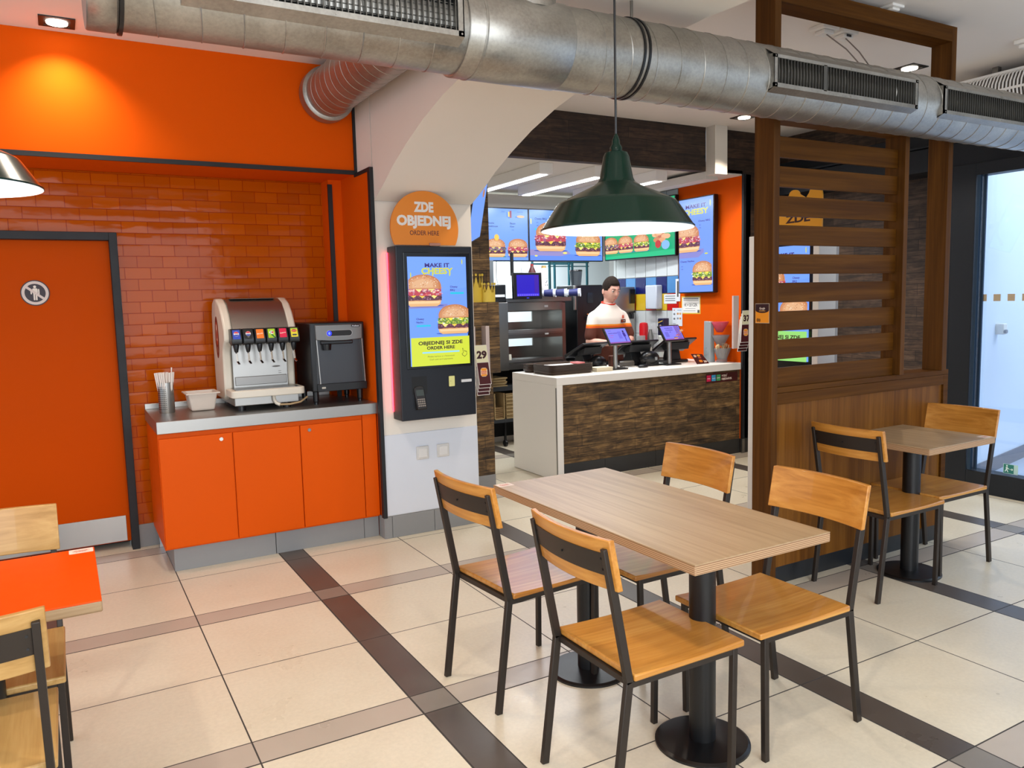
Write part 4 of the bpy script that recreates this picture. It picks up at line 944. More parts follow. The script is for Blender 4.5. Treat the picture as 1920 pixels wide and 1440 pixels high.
# sticker on the glass and box outside
cv = Canvas((5.985, 3.187, .176), (0, -1, 0), (0, 0, 1)); cv.rect(0, 0, .105, .072, '#bfe0d8'); cv.rect(.003, .003, .072, .066, '#2f7f72'); cv.ell(.026, .058, .006, .006, '#e6f6f0', 12)
cv.poly([(.018, .048), (.032, .050), (.030, .030), (.038, .012), (.033, .010), (.024, .026), (.016, .012), (.010, .014), (.020, .032)], '#e6f6f0'); cv.poly([(.032, .044), (.044, .036), (.043, .032), (.030, .038)], '#e6f6f0')
cv.poly([(.048, .036), (.060, .036), (.060, .044), (.071, .034), (.060, .024), (.060, .032), (.048, .032)], '#e6f6f0')
cv.build('exit_sticker', label='green running-man exit sticker at the foot of the glass door', cat='sign')
t = thing('outside_box', 'small white box with a grey knob on the bright wall outside the glass door', 'wall box', (6.71, 3.66, 1.16))
build(MB().box(6.68, 6.74, 3.60, 3.672, 1.16, 1.25), 'body', M_white, t, bevel=.008); build(MB().cyl((6.70, 3.602, 1.185), .016, -.02, 16, 'Y'), 'knob', mat('#9a9ca4', .5), t)
# ================================================================== SERVICE COUNTER
t = thing('service_counter', 'white service counter with reclaimed board front', 'counter', (4.62, 5.86, 0))
build(MB().box(3.555, 5.68, 5.495, 6.24, .820, .885), 'counter_top', M_white, t, smooth=0, bevel=.003)
build(MB().box(3.555, 3.615, 5.495, 6.24, 0.004, .820), 'end_panel', M_white, t, smooth=0, bevel=.002)
build(MB().box(3.552, 3.556, 5.497, 5.512, 0, .80), 'corner_strip', M_steeldark, t, smooth=0)
build(MB().box(3.615, 5.68, 5.51, 5.54, .142, .820), 'board_front', M_plank, t, smooth=0)
build(MB().box(3.615, 4.05, 5.505, 5.54, 0, .142).box(4.053, 4.62, 5.505, 5.54, 0, .142).box(4.623, 5.19, 5.505, 5.54, 0, .142).box(5.193, 5.68, 5.505, 5.54, 0, .142), 'plinth', M_darkstone, t, smooth=0)
build(MB().box(3.615, 5.68, 6.18, 6.22, .1, .82), 'rear_panel', M_steeldark, t, smooth=0)
cv = Canvas((5.236, 5.508, .714), (1, 0, 0), (0, 0, 1)); cv.rect(0, 0, .412, .088, '#44110f')
for i, (c, s_) in enumerate((('#d81e52', 'VISA'), ('#3f9fd0', 'card'), ('#3f9f62', 'EURO'))):
    cv.rect(.012+.062*i, .016, .052, .058, c); cv.text(s_, .038+.062*i, .038, .014, '#f2d8dc', .02, 'C', width=.040)
cv.text('VYZKUŠ', .202, .050, .026, '#efdcd0', .03, width=.075); cv.text('OBJEDNÁVEK', .202, .020, .026, '#efdcd0', .03, width=.135)
cv.build('payment_sign', t, label='dark red payment sign with pink, blue and green squares')
CT = .885
def tray(cx, cy, w, d, n, lab, gp):
    t = thing('serving_tray', lab, 'tray', (cx, cy, CT), gp)
    for k in range(n):
        z = CT+k*.012; m = MB()
        def rr(hx, hy, r=.05, z=0):
            p = []
            for sx, sy, a in ((1, -1, -90), (1, 1, 0), (-1, 1, 90), (-1, -1, 180)):
                for i in range(5): b = math.radians(a+22.5*i); p.append((cx+sx*(hx-r)+r*math.cos(b), cy+sy*(hy-r)+r*math.sin(b), z))
            return p
        o = rr(w/2-.012, d/2-.012, z=z); p = rr(w/2, d/2, z=z+.026); q = rr(w/2-.006, d/2-.006, z=z+.026); f = rr(w/2-.016, d/2-.016, z=z+.004)
        N_ = len(o); vs = o+p+q+f; fs = []
        for a in range(3):
            for i in range(N_): j = (i+1) % N_; fs.append((a*N_+i, a*N_+j, (a+1)*N_+j, (a+1)*N_+i))
        fs.append(tuple(range(3*N_, 4*N_))); fs.append(tuple(range(N_))[::-1])
        m.add(vs, fs); tr = build(m, 'tray_body', mat('#3a2a20', .35), t, smooth=30)
        if k == n-1:
            z2 = z+.009
            build(MB().box(cx-w*.36, cx+w*.36, cy-d*.34, cy+d*.34, z2, z2+.002), 'paper_liner', mat('#e7e3df', .6), t, smooth=0)
    return t
tray(3.86, 5.86, .46, .34, 6, 'stack of dark brown serving trays with white paper, nearest the counter corner', 'serving trays on the counter')
tray(3.83, 6.125, .40, .16, 5, 'dark brown serving trays partly hidden behind the front tray stack', 'serving trays on the counter')
build(MB().box(3.98, 4.06, 5.80, 5.92, CT+.075, CT+.088), 'folded_leaflet', mat('#d77a7a', .6), label='folded pink and white leaflet lying on the tray stack', cat='leaflet', bevel=.002, smooth=0)
t = thing('napkin_stack', 'stack of cream paper napkins in front of the first customer display', 'napkin stack', (4.20, 5.76, CT))
for k in range(5): build(MB().box(4.11+.002*(k % 2), 4.29-.002*(k % 3), 5.69, 5.82, CT+.001+k*.0075, CT+.007+k*.0075), 'napkin_layer', mat('#e9dcc0', .8), t, smooth=0, bevel=.001)
def disp(x, y, lab, second=False):
    t = thing('customer_display', lab, 'customer display', (x, y, CT), 'customer screens on silver posts')
    build(MB().box(x-.09, x+.09, y-.075, y+.075, CT, CT+.012), 'base', M_plastic, t, bevel=.003)
    build(MB().cyl((x, y, CT+.01), .021, .27, 24), 'post', M_steel, t)
    O = Vector((x-.125, y-.10, CT+.245)); R = Vector((1, .06, 0)).normalized(); U = Vector((-.10, .55, .83)).normalized(); N = R.cross(U).normalized(); U = N.cross(R)
    build(MB().prism([(-.012, -.012), (.252, -.012), (.252, .165), (-.012, .165)], O, R, U, .022), 'tablet', M_plastic, t, bevel=.004, smooth=0)
    cv = Canvas(O, R, U, emit=1.0, step=.0006); cv.rect(0, 0, .24, .152, '#7c7df0')
    cv.rect(0, 0, .24, .012, '#8d4f9a')
    if not second:
        cv.text('Aplikace', .02, .128, .012, '#3b2aa0', .01); cv.text('SNACK KUPONY', .02, .100, .014, '#43247c', .03); cv.text('na telefonu', .02, .080, .012, '#b0408a', .02); cv.text('zdarma', .02, .058, .012, '#b0408a', .02)
        cv.rrect(.125, .045, .040, .075, .003, '#6a69d8'); cv.ell(.195, .118, .010, .012, '#2c1450', 14); cv.poly([(.180, .105), (.208, .105), (.212, .070), (.200, .062), (.198, .012), (.190, .012), (.190, .060), (.182, .070)], '#3a2a90')
    else:
        for i in range(4): cv.rect(.176+i*.014, .0, .008, .152, '#6d3c78')
        cv.text('PONECHTE', .095, .122, .014, '#201266', .03, 'C', width=.10); cv.text('POUKÁZKU', .095, .100, .014, '#201266', .03, 'C', width=.09); cv.text('zde', .095, .080, .012, '#201266', .03, 'C')
        cv.rrect(.02, .03, .045, .055, .003, '#6867d0'); burger(cv, .135, .008, .055, 0, 9)
    cv.build('screen', t)
disp(4.40, 5.80, 'left of the two lit customer displays on silver posts')
disp(5.06, 5.82, 'right of the two lit customer displays on silver posts', True)
def pos(x, y, rz, lab, kind=0):
    """register terminal seen from the customer's side"""
    t = thing('cash_register', lab, 'cash register', (x, y, CT), 'black register terminals')
    M = Matrix.Translation((x, y, CT)) @ Matrix.Rotation(math.radians(rz), 4, 'Z')
    def T(m): m.v = [tuple(M @ Vector(v)) for v in m.v]; return m
    build(T(MB().box(-.13, .13, -.08, .12, 0, .03)), 'base', M_plastic, t, bevel=.008)
    build(T(MB().prism([(-.06, .03), (.09, .03), (.05, .17), (-.01, .17)], (.06, 0, 0), (0, 1, 0), (0, 0, 1), .12)), 'stand', mat('#2a2b2d', .3), t, bevel=.006)
    build(T(MB().prism([(-.16, .235), (-.145, .25), (.10, .13), (.085, .10)], (.18, 0, 0), (0, 1, 0), (0, 0, 1), .36)), 'screen_housing', M_plastic, t, bevel=.006)
    build(T(MB().prism([(-.12, .205), (-.02, .165), (-.02, .125), (-.10, .135)], (.12, 0, 0), (0, 1, 0), (0, 0, 1), .24)), 'rear_cover', mat('#1c1d20', .5), t, bevel=.004)
    return t
pos(4.26, 6.09, 12, 'black register terminal in front of the cashier, behind the tray stack')
pos(4.80, 6.03, -5, 'black register terminal between the two customer displays')
pos(5.28, 6.02, -8, 'black register terminal behind the right customer display')
t = thing('card_reader', 'rounded black card reader left of the first customer display post', 'card reader', (4.33, 5.98, CT), 'black card readers')
build(MB().sphere((4.33, 5.98, CT+.062), .075, 24, 14, (1.15, .9, .80)).box(4.26, 4.40, 5.93, 6.03, CT, CT+.03), 'body', M_plastic, t)
t = thing('card_reader', 'rounded black card reader between the two customer display posts', 'card reader', (4.86, 5.88, CT), 'black card readers')
build(MB().sphere((4.86, 5.875, CT+.075), .085, 24, 14, (1.25, .85, .80)).box(4.78, 4.94, 5.83, 5.93, CT, CT+.04), 'body', M_plastic, t)
build(MB().box(4.87, 4.895, 5.798, 5.806, CT+.055, CT+.085), 'label_patch', mat('#8d9092', .5), t, smooth=0)
t = thing('computer_mouse', 'black computer mouse lying on the counter between the displays', 'mouse', (4.69, 5.76, CT))
build(MB().sphere((4.69, 5.76, CT+.012), .05, 20, 12, (1.1, .75, .40)), 'shell', M_plastic, t)
build(MB().tube([(4.55, 5.93, CT+.03), (4.60, 5.90, CT+.035), (4.68, 5.90, CT+.035)], .028, 16), 'scanner_barrel', mat('#4b4640', .35), label='dark grey cylindrical hand scanner lying behind the mouse', cat='scanner')
# the cashier's hand-side parcel: a brown folded strap seen under the display
build(MB().box(4.50, 4.58, 6.0, 6.05, CT, CT+.11), 'brown_cup', mat('#5a2a18', .5), label='brown printed carton standing behind the first display post', cat='carton', bevel=.01)
# promo card
O = Vector((5.27, 5.66, CT+.001)); 
t = thing('promo_card', 'dark red promotional card leaning beside the cup organiser', 'card', (5.33, 5.67, CT))
Rv = Vector((1, 0, 0)); Uv = Vector((-.42, .25, .87)).normalized()
build(MB().prism([(0, 0), (.155, 0), (.130, .105), (-.005, .115)], O, Rv, Uv, .004), 'card', mat('#4c1310', .5), t, smooth=0)
cv = Canvas(O, Rv, Uv); cv.rrect(.012, .075, .032, .026, .010, '#e0b8a0'); cv.rrect(.055, .082, .040, .020, .010, '#f2a02a'); cv.rrect(.058, .060, .036, .020, .004, '#b5502e'); cv.rrect(.045, .018, .044, .026, .012, '#ef8a22'); cv.text('39', .100, .012, .030, '#f4e6d4', .04, width=.036); cv.text('Kč', .138, .020, .012, '#f4e6d4', .02)
cv.build('print', t)
# cup / cutlery organiser: back plate with three bowls
M_clear = mat('#8c8d90', .15, 0, 'smoked_clear_plastic', alpha=.55); M_pink = mat('#c84a5c', .2, 0, 'pink_clear_plastic', alpha=.8)
t = thing('condiment_organiser', 'clear tiered organiser with pink, grey and open bowls at the counter end', 'organiser', (5.55, 5.70, CT))
build(MB().prism([(0, 0), (.07, 0), (.03, .40), (-.01, .40)], (5.49, 5.72, CT), (1, 0, 0), (0, -.05, 1), .09), 'back_plate', mat('#a7b0b5', .3, .2), t, bevel=.004)
def bowl(cx, cy, z, r0, r1, h, m, nm): 
    b = build(MB().lathe([(r0*.9, z), (r0, z+.002), (r1, z+h)], (cx, cy, 0), 24, cap=False), nm, m, t); s_ = b.modifiers.new('s', 'SOLIDIFY'); s_.thickness = .002; return b
bowl(5.572, 5.67, CT+.295, .030, .088, .10, M_pink, 'pink_bowl'); bowl(5.58, 5.67, CT+.165, .035, .090, .10, M_clear, 'grey_bowl'); bowl(5.59, 5.655, CT+.03, .045, .088, .11, M_clear, 'open_bowl')
build(MB().lathe([(.05, CT), (.055, CT+.03)], (5.60, 5.67, 0), 24), 'bowl_foot', M_clear, t)
R = random.Random(5); r0 = None
sp = build(MB().tube([(0, 0, 0), (0, 0, .125)], .008, 8).sphere((0, 0, .132), .016, 10, 8, (1, .55, 1.3)), 'wooden_spoon', mat('#e6cfa0', .6), local=True)
for k in range(14):
    s = sp if k == 0 else sp.copy()
    if k: link(s)
    a = -.9+k*.14; s.location = (5.60+.018*(k-6.5)/3, 5.67+.02*R.random()-.01, CT+.036); s.rotation_euler = (R.random()*.3-.15, .075*(k-6.5), R.random()*.4)
    tagit(s, 'pale wooden spoon standing in the lowest bowl of the counter organiser', 'spoon', 'wooden spoons in the bowl')
t = thing('notice', 'black and white euro exchange-rate notice in a yellow frame on the orange kitchen wall', 'notice', (5.675, 6.19, 1.34))
cv = Canvas((5.6785, 6.335, 1.352), (0, -1, 0), (0, 0, 1)); cv.rect(0, 0, .285, .185, '#e2b53c'); cv.rect(.012, .012, .261, .160, '#efece4')
cv.rect(.03, .155, .225, .008, '#3a3632'); cv.rect(.03, .141, .225, .005, '#55504a'); cv.text('1€ = 23 CZK', .14, .080, .040, '#2a2a2a', .02, 'C', width=.20); cv.rect(.06, .055, .15, .003, '#555555'); cv.rect(.03, .030, .18, .005, '#777777'); cv.rect(.24, .012, .03, .03, '#5a5550')
cv.build('print', t)
# tall menu screen on the orange wall
def menu_screen(lab, O, R, w, h, draw, depth=.05, U=(0, 0, 1)):
    O, R, U = Vector(O), Vector(R).normalized(), Vector(U).normalized(); N = R.cross(U)
    t = thing('menu_screen', lab, 'menu screen', tuple(O+R*w/2), 'lit menu screens')
    b = .012
    build(MB().prism([(-b, -b), (w+b, -b), (w+b, h+b), (-b, h+b)], O-N*.001, R, U, depth), 'housing', M_plastic, t, smooth=0, bevel=.003)
    cv = Canvas(O, R, U, emit=1.05, clip=(w, h)); draw(cv, w, h); cv.build('screen', t); return t
def d_tall(cv, w, h):
    cv.rect(0, 0, w, h, '#6d92f2'); cv.text('MAKE IT', w*.5, h*.90, h*.055, '#33206b', .03, 'C', width=w*.60); cv.text('CHEESY', w*.5, h*.83, h*.08, '#c8c83c', .04, 'C', width=w*.74)
    cv.ell(w*.92, h*.93, w*.014, h*.035, '#c8c83c', 10)
    cv.text('Cheesy BBQ', w*.58, h*.745, h*.026, '#33206b', .02, width=w*.34); cv.text('169,-', w*.60, h*.705, h*.018, '#33206b'); cv.text('+80,-', w*.60, h*.675, h*.018, '#33206b')
    cv.poly([(0, h*.37), (w*.58, h*.37), (w*.74, h*.42), (w*.74, h*.46), (0, h*.44)], '#8080c4'); burger(cv, w*.26, h*.43, w*.78, 0, 21)
    cv.ell(w*.83, h*.405, w*.05, h*.008, '#c8c83c', 12)
    cv.text('Cheesy Nachos', w*.06, h*.325, h*.026, '#33206b', .02, width=w*.42); cv.text('169,-', w*.08, h*.275, h*.018, '#33206b'); cv.text('+80,-', w*.08, h*.245, h*.018, '#33206b')
    burger(cv, w*.74, h*.07, w*.66, 1, 22)
menu_screen('tall portrait menu screen on the orange kitchen wall', (5.60, 6.28, 1.578), (0, -1, 0), .485, .93, d_tall, .055)
def d_b1(cv, w, h):
    cv.rect(0, 0, w, h, '#6f9cf6')
    for x, k, s_, a, b in ((.58, 2, 7, 'Double', 'Steakhouse'), (.86, 0, 8, 'Bacon', 'King')):
        cv.text(a, w*(x-.09), h*.70, h*.05, '#24406f', .02); cv.text(b, w*(x-.09), h*.64, h*.05, '#24406f', .02); cv.text('189,-', w*(x-.07), h*.58, h*.03, '#3a5c98')
        burger(cv, w*x, h*.06, w*.27, k, s_)
    cv.ell(w*.59, h*.44, w*.03, h*.06, '#eec04a', 14); cv.rrect(w*.76, h*.82, w*.025, h*.14, .005, '#8f4a62'); cv.rrect(w*.74, h*.84, w*.02, h*.10, .004, '#d9c66a'); cv.ell(w*.90, h*.85, w*.05, h*.025, '#d8b184', 14)
    cv.text('Nápoj', w*.66, h*.93, h*.03, '#3a5c98'); cv.text('Snack +50', w*.86, h*.93, h*.03, '#3a5c98')
def d_b2(cv, w, h):
    cv.rect(0, 0, w, h, '#6c99f6'); cv.poly([(0, 0), (w, 0), (w, h*.1), (0, h*.16)], '#5c86f2')
    cv.text('Cheesy BBQ', w*.07, h*.81, h*.055, '#24406f', .02); cv.text('169,-', w*.09, h*.74, h*.035, '#24406f'); cv.text('+80,-', w*.09, h*.68, h*.035, '#24406f'); cv.rrect(w*.07, h*.60, w*.16, h*.04, h*.015, '#1fb9d8')
    cv.text('Cheesy Nacho', w*.56, h*.81, h*.055, '#24406f', .02)
    cv.poly([(0, h*.10), (w*.42, h*.09), (w*.55, h*.14), (w*.50, h*.20), (0, h*.22)], '#8d86bd'); burger(cv, w*.28, h*.18, w*.44, 0, 11); burger(cv, w*.79, h*.09, w*.38, 1, 12)
    cv.ell(w*.01, h*.77, w*.008, h*.06, '#e6dd6a', 10); cv.ell(w*.46, h*.15, w*.03, h*.02, '#e6dd6a', 10); cv.ell(w*.07, h*.09, w*.02, h*.015, '#e6dd6a', 10)
def d_b3(cv, w, h):
    cv.rect(0, 0, w, h, '#12a06a'); cv.poly([(0, 0), (w, 0), (w, h*.10), (0, h*.05)], '#1cb67c')
    for x, k, s_ in ((.09, 2, 14), (.32, 0, 15), (.56, 1, 16)): burger(cv, w*x, h*.10, w*.235, k, s_)
    R = random.Random(4)
    for i in range(26): cv.ell(w*(.76+.2*R.random()), h*(.25+.40*R.random()), w*.045, h*.045, R.choice(['#d89a6c', '#c97f55', '#e3ad83', '#b96a4a']), 12)
    cv.ell(w*.80, h*.20, w*.04, h*.07, '#b8302c', 18); cv.ell(w*.90, h*.18, w*.055, h*.08, '#7fb0e0', 18)
menu_screen('left landscape menu screen, half hidden by the boarded return', (3.49, 7.40, 1.966), (1, 0, 0), .965, .542, d_b1)
menu_screen('middle landscape menu screen with two burgers on blue, behind the lamp', (4.477, 7.40, 1.966), (1, 0, 0), .965, .542, d_b2)
menu_screen('green menu screen with chicken pieces, under the lamp shade', (5.475, 7.38, 1.972), (.11, -.994, 0), 1.05, .60, d_b3)
# tilted blue screen beside the pillar
Uv = Vector((-.011, -.15, .331)).normalized(); Rv = Vector((.72, .69, 0)); Rv = (Rv-Uv*Rv.dot(Uv)).normalized(); Nn = Rv.cross(Uv)
O0 = Vector((2.724, 5.2, 2.015))-Rv*.245
def d_blue(cv, w, h): cv.rect(0, 0, w, h, '#5f8ce0'); cv.ell(w*.80, h*.55, w*.07, h*.05, '#a9683a', 16); cv.text('MENU', w*.5, h*.8, h*.08, '#dfe8fa', .02, 'C')
def place_tilt():
    t = menu_screen('tilted blue screen peeking out behind the right edge of the white pillar', O0, Rv, .233, .60, d_blue, .03, Uv)
    build(MB().bar(O0+Rv*.12+Uv*.35-Nn*.05, (O0+Rv*.12+Uv*.35).xy.to_3d()+Vector((-.02, .28, O0.z+.30)), .04, .04), 'wall_arm', M_plastic, t)
place_tilt()

# ================================================================== KITCHEN FITTINGS
for x, y0, lab in ((3.69, 5.80, 'left long ceiling light in the kitchen'), (4.245, 5.77, 'middle long ceiling light in the kitchen'), (4.925, 5.76, 'right long ceiling light in the kitchen, behind the lamp shade')):
    t = thing('linear_light', lab, 'ceiling light', (x, 6.4, KZ), 'long ceiling lights in the kitchen')
    build(MB().box(x-.068, x+.068, y0, 7.12, KZ-.062, KZ+.03), 'housing', M_white, t, smooth=0, bevel=.003)
    build(MB().box(x-.042, x+.042, y0+.05, 7.08, KZ-.066, KZ-.061), 'diffuser', mat('#f4f8ff', .4, emit=7), t, smooth=0)
# pass-through warming chute
t = thing('warming_chute', 'stainless two-level warming chute behind the counter', 'warming chute', (4.35, 7.3, 0))
xa, xb, yf, yb = 3.935, 4.77, 7.17, 7.62
mb = MB().box(xb-.045, xb, yf, yb, .80, 1.515).box(xa, xa+.02, yf, yb, .80, 1.515).box(xa, xb, yf, yb, 1.50, 1.52); build(mb, 'casing', M_steeldark, t, smooth=0, bevel=.002)
for z0, z1 in ((1.428, 1.515), (1.138, 1.205)):
    f = build(MB().box(xa, xb-.045, yf-.01, yf+.03, z0, z1), 'front_panel', M_steeldark, t, smooth=0, bevel=.002)
    build(MB().box(xa+.56, xa+.605, yf-.013, yf-.009, z0+.03, z0+.052), 'label_plate', mat('#e3e3e3', .5), f, smooth=0)
for z in (1.215, .905):
    build(MB().box(xa, xb-.045, yf, yb, z-.012, z), 'shelf_plate', M_steel, t, smooth=0)
    build(MB().box(xa, xb-.045, yf-.012, yf+.004, z-.018, z+.012).bar((xa, yf-.015, z-.028), (xb-.05, yf-.015, z-.028), .008, .006), 'shelf_lip', M_steel, t, smooth=0)
    w_ = MB()
    for k in range(7): w_.bar((xa+.03+k*.035, yf+.02, z+.012), (xa+.03+k*.035+.06, yb-.05, z+.012), .003, .003)
    build(w_, 'wire_divider', M_chrome, t, smooth=0)
build(MB().box(4.61, xb-.045, yb-.02, yb, .80, 1.50).box(xa, 4.20, yb-.02, yb, .8, 1.5).box(4.2, 4.61, yb-.02, yb, 1.15, 1.30).box(4.2, 4.61, yb-.02, yb, .8, 1.03).box(4.2, 4.61, yb-.02, yb, 1.41, 1.5), 'back_panel', M_steeldark, t, smooth=0)
build(MB().box(xa, xb, yf-.02, yb, .815, .868), 'lower_rail', M_steeldark, t, smooth=0, bevel=.002)
for k, (x, lab) in enumerate(((3.985, 'left of two cream napkin blocks on the lower shelf of the warming chute'), (4.055, 'right of two cream napkin blocks on the lower shelf of the warming chute'))):
    build(MB().box(x-.032, x+.032, 7.175, 7.24, .906, .975), 'napkin_block', mat('#e3ddcb', .8), label=lab, cat='napkins', group='napkin blocks on the warming chute', bevel=.004, smooth=0)
# dark undershelf with packaging
t = thing('packaging_trolley', 'dark low shelf unit packed with brown paper bags under the warming chute', 'shelf unit', (4.1, 7.35, 0))
build(MB().box(3.60, 4.75, 7.15, 7.49, .60, .645).box(3.60, 4.75, 7.15, 7.49, .265, .300), 'shelf', mat('#3d4146', .5, .4), t, smooth=0)
build(MB().box(3.60, 3.63, 7.15, 7.49, .06, .79).box(4.72, 4.75, 7.15, 7.49, .06, .79), 'upright', mat('#202226', .5, .3), t, smooth=0)
for x, y in ((3.66, 7.2), (4.0, 7.2), (4.66, 7.2)): build(MB().cyl((x-.012, y, .035), .035, .024, 18, 'X').box(x-.01, x+.01, y-.01, y+.01, .035, .265), 'castor', M_plastic, t)
build(MB().box(3.60, 4.75, 7.47, 7.49, .06, .79), 'back', mat('#0c0d0f', .8), t, smooth=0)
M_kraft = mat('#a58d63', .8, 0, 'kraft_paper')
def bags(x0, x1, z0, z1, lab, nm='paper_bag_bundle', tex=5, vert=False):
    m = MB(); n = tex
    for k in range(n):
        if vert: a = x0+(x1-x0)*k/n; m.box(a, a+(x1-x0)/n*.85, 7.16+.01*(k % 2), 7.42, z0, z1-.012*((k*7) % 3))
        else: a = z0+(z1-z0)*k/n; m.box(x0, x1-.01*((k*5) % 3), 7.16+.008*(k % 2), 7.42, a, a+(z1-z0)/n*.85)
    build(m, nm, M_kraft, label=lab, cat='paper bags', group='brown paper bag bundles on the low shelf', smooth=0)
bags(3.70, 4.02, .646, .74, 'flat bundle of brown paper bags on the upper low shelf', tex=7)
bags(3.74, 3.84, .301, .50, 'upright bundle of brown paper bags at the left of the lower shelf', tex=5, vert=True)
t = thing('cardboard_box', 'open cardboard box holding folded bags on the lower shelf', 'box', (3.92, 7.28, .30))
build(MB().box(3.86, 3.868, 7.16, 7.42, .30, .575).box(3.972, 3.98, 7.16, 7.42, .30, .575).box(3.86, 3.98, 7.16, 7.42, .30, .308).box(3.86, 3.98, 7.412, 7.42, .30, .575), 'carton', mat('#b39a6e', .8), t, smooth=0)
m = MB(); [m.box(3.872, 3.968, 7.18, 7.40, .31+k*.02, .324+k*.02) for k in range(6)]; build(m, 'folded_bags', mat('#8d7048', .8), t, smooth=0)
bags(4.0, 4.20, .301, .57, 'stacked bundle of pale paper bags at the right of the lower shelf', tex=14)
# order monitor on top of the chute
t = thing('order_monitor', 'square black monitor with glowing violet-blue screen on top of the warming chute', 'monitor', (4.17, 6.98, 1.52))
O = Vector((3.995, 6.93, 1.548)); Rv = Vector((1, .04, 0)).normalized(); Uv = Vector((0, .03, 1)).normalized()
build(MB().prism([(0, 0), (.342, 0), (.342, .268), (0, .268)], O, Rv, Uv, .04), 'housing', M_plastic, t, bevel=.004, smooth=0)
build(MB().box(4.15, 4.19, 6.965, 7.10, 1.562, 1.60), 'stand', M_plastic, t, smooth=0)
cv = Canvas(O, Rv, Uv, emit=1.0); cv.rect(.036, .030, .27, .215, '#2410b8'); cv.rect(.036, .030, .27, .028, '#3a2ad8')
for i in range(10): cv.rect(.042+i*.026, .034, .018, .016, '#6a5af0')
cv.rect(.25, .06, .05, .185, '#3a14a0'); cv.rect(.15, .008, .03, .008, '#3a3af0')
cv.build('screen', t)
build(MB().cyl((4.045, 7.05, 1.79), .018, .23, 12), 'monitor_pole', M_plastic, label='black pole rising behind the violet monitor to the menu screens', cat='pole')
# bottles and cups
def bottle(x, y, z, prof, m, lab, cap=None, print_=False):
    t = thing('sauce_bottle', lab, 'bottle', (x, y, z))
    build(MB().lathe([(r, z+h) for r, h in prof], (x, y, 0), 24), 'body', m, t, smooth=50)
    if cap: build(MB().lathe([(cap[0], z+cap[1]), (cap[0]*.9, z+cap[2])], (x, y, 0), 20), 'cap', cap[3], t)
    if print_:
        cv = Canvas((x-.02, y-.047, z+.04), (1, 0, 0), (0, 0, 1)); cv.text('majo', .02, .08, .014, '#59636b', 0, 'C'); cv.poly([(.006, .04), (.012, .036), (.034, .062), (.030, .066)], '#3e4a55'); cv.ell(.008, .018, .006, .006, '#59636b', 12); cv.ell(.032, .018, .006, .006, '#59636b', 12); cv.build('print', t)
    return t
shelf_top = build(MB().box(3.95, 4.75, 7.02, 7.62, 1.521, 1.56).box(4.34, 4.62, 7.0, 7.25, 1.56, 1.63), 'steel_ledge', M_steeldark, label='brushed steel ledge on top of the warming chute', cat='ledge', smooth=0)
bottle(4.46, 7.1, 1.632, [(.045, 0), (.047, .02), (.047, .07), (.037, .12), (.043, .17), (.043, .21), (.030, .235)], mat('#e4e2dc', .35), 'white squeezy bottle with a tan cap beside the violet monitor', (.026, .235, .262, mat('#a88a50', .5)), True)
bottle(4.345, 7.15, 1.632, [(.040, 0), (.042, .16), (.040, .20), (.018, .25), (.016, .27)], mat('#4a1414', .3), 'dark brown-red sauce bottle rising behind the violet monitor', (.018, .262, .282, mat('#8a1818', .4)))
t = thing('paper_cone_cup', 'white tapered cup standing upside down behind the violet monitor', 'cup', (4.245, 7.15, 1.632))
build(MB().lathe([(.045, 1.74), (.022, 1.905), (.020, 1.907)], (4.245, 7.15, 0), 24), 'cup', mat('#e8ecee', .5), t)
build(MB().box(4.2, 4.29, 7.1, 7.2, 1.56, 1.741), 'carton', M_steeldark, t, smooth=0)
def cupstack(x, y, z, n, lab):
    t = thing('paper_cup', lab, 'cup', (x, y, z), 'paper cups lying on the steel ledge')
    build(MB().lathe([(.030, 0), (.042, .14), (.044, .142), (.044, .148)], (0, 0, 0), 28, 'X', cap=False), 'cup', mat('#dfe4ee', .5), t, local=True) 
    c = t.children[0]; c.location = (0, 0, .045); c.rotation_euler = (0, 0, math.radians(-40))
    m = MB().lathe([(.0325, .025), (.0412, .12)], (0, 0, 0), 28, 'X', cap=False); s = build(m, 'blue_print', mat('#232a66', .5), c, local=True); 
    for v in s.data.vertices: v.co.y *= 1.012; v.co.z *= 1.012
    b = build(MB().lathe([(.0405, .135), (.0405, .137)], (0, 0, 0), 28, 'X'), 'cup_base', mat('#f2f4f6', .4), c, local=True)
    return t
cupstack(4.38, 7.02, 1.56, 1, 'white and navy paper cup lying on its side, left, next to the monitor')
cupstack(4.50, 6.99, 1.56, 1, 'white and navy paper cup lying on its side in the middle of the row')
cupstack(4.63, 6.93, 1.56, 1, 'white and navy paper cup lying on its side, right end of the row')
# printer, coffee machines, steel column
t = thing('label_printer', 'black printer with a pale paper slot behind the paper crowns', 'printer', (3.80, 7.1, 1.52))
build(MB().box(3.70, 3.93, 6.98, 7.25, 1.52, 1.70), 'body', M_plastic, t, bevel=.01); build(MB().box(3.80, 3.91, 6.97, 6.99, 1.575, 1.60), 'paper', mat('#d8dadc', .6), t, smooth=0)
build(MB().box(3.60, 3.93, 6.95, 7.30, .83, 1.52), 'steel_cabinet', M_steeldark, label='steel cabinet carrying the printer, behind the boarded return', cat='cabinet', bevel=.004, smooth=0)
build(MB().box(3.93, 4.02, 7.40, 7.50, 1.52, 2.0), 'steel_column', mat('#6f7478', .4, .3), label='grey steel upright under the left menu screen', cat='column', smooth=0)
t = thing('coffee_machine', 'tall black bean-to-cup coffee machine behind the cashier', 'coffee machine', (5.03, 7.25, 0))
build(MB().box(4.86, 5.205, 7.08, 7.48, .90, 1.685), 'body', M_plastic, t, bevel=.008)
build(MB().box(5.0, 5.07, 7.07, 7.085, 1.49, 1.60), 'touch_panel', mat('#23272c', .15), t, smooth=0)
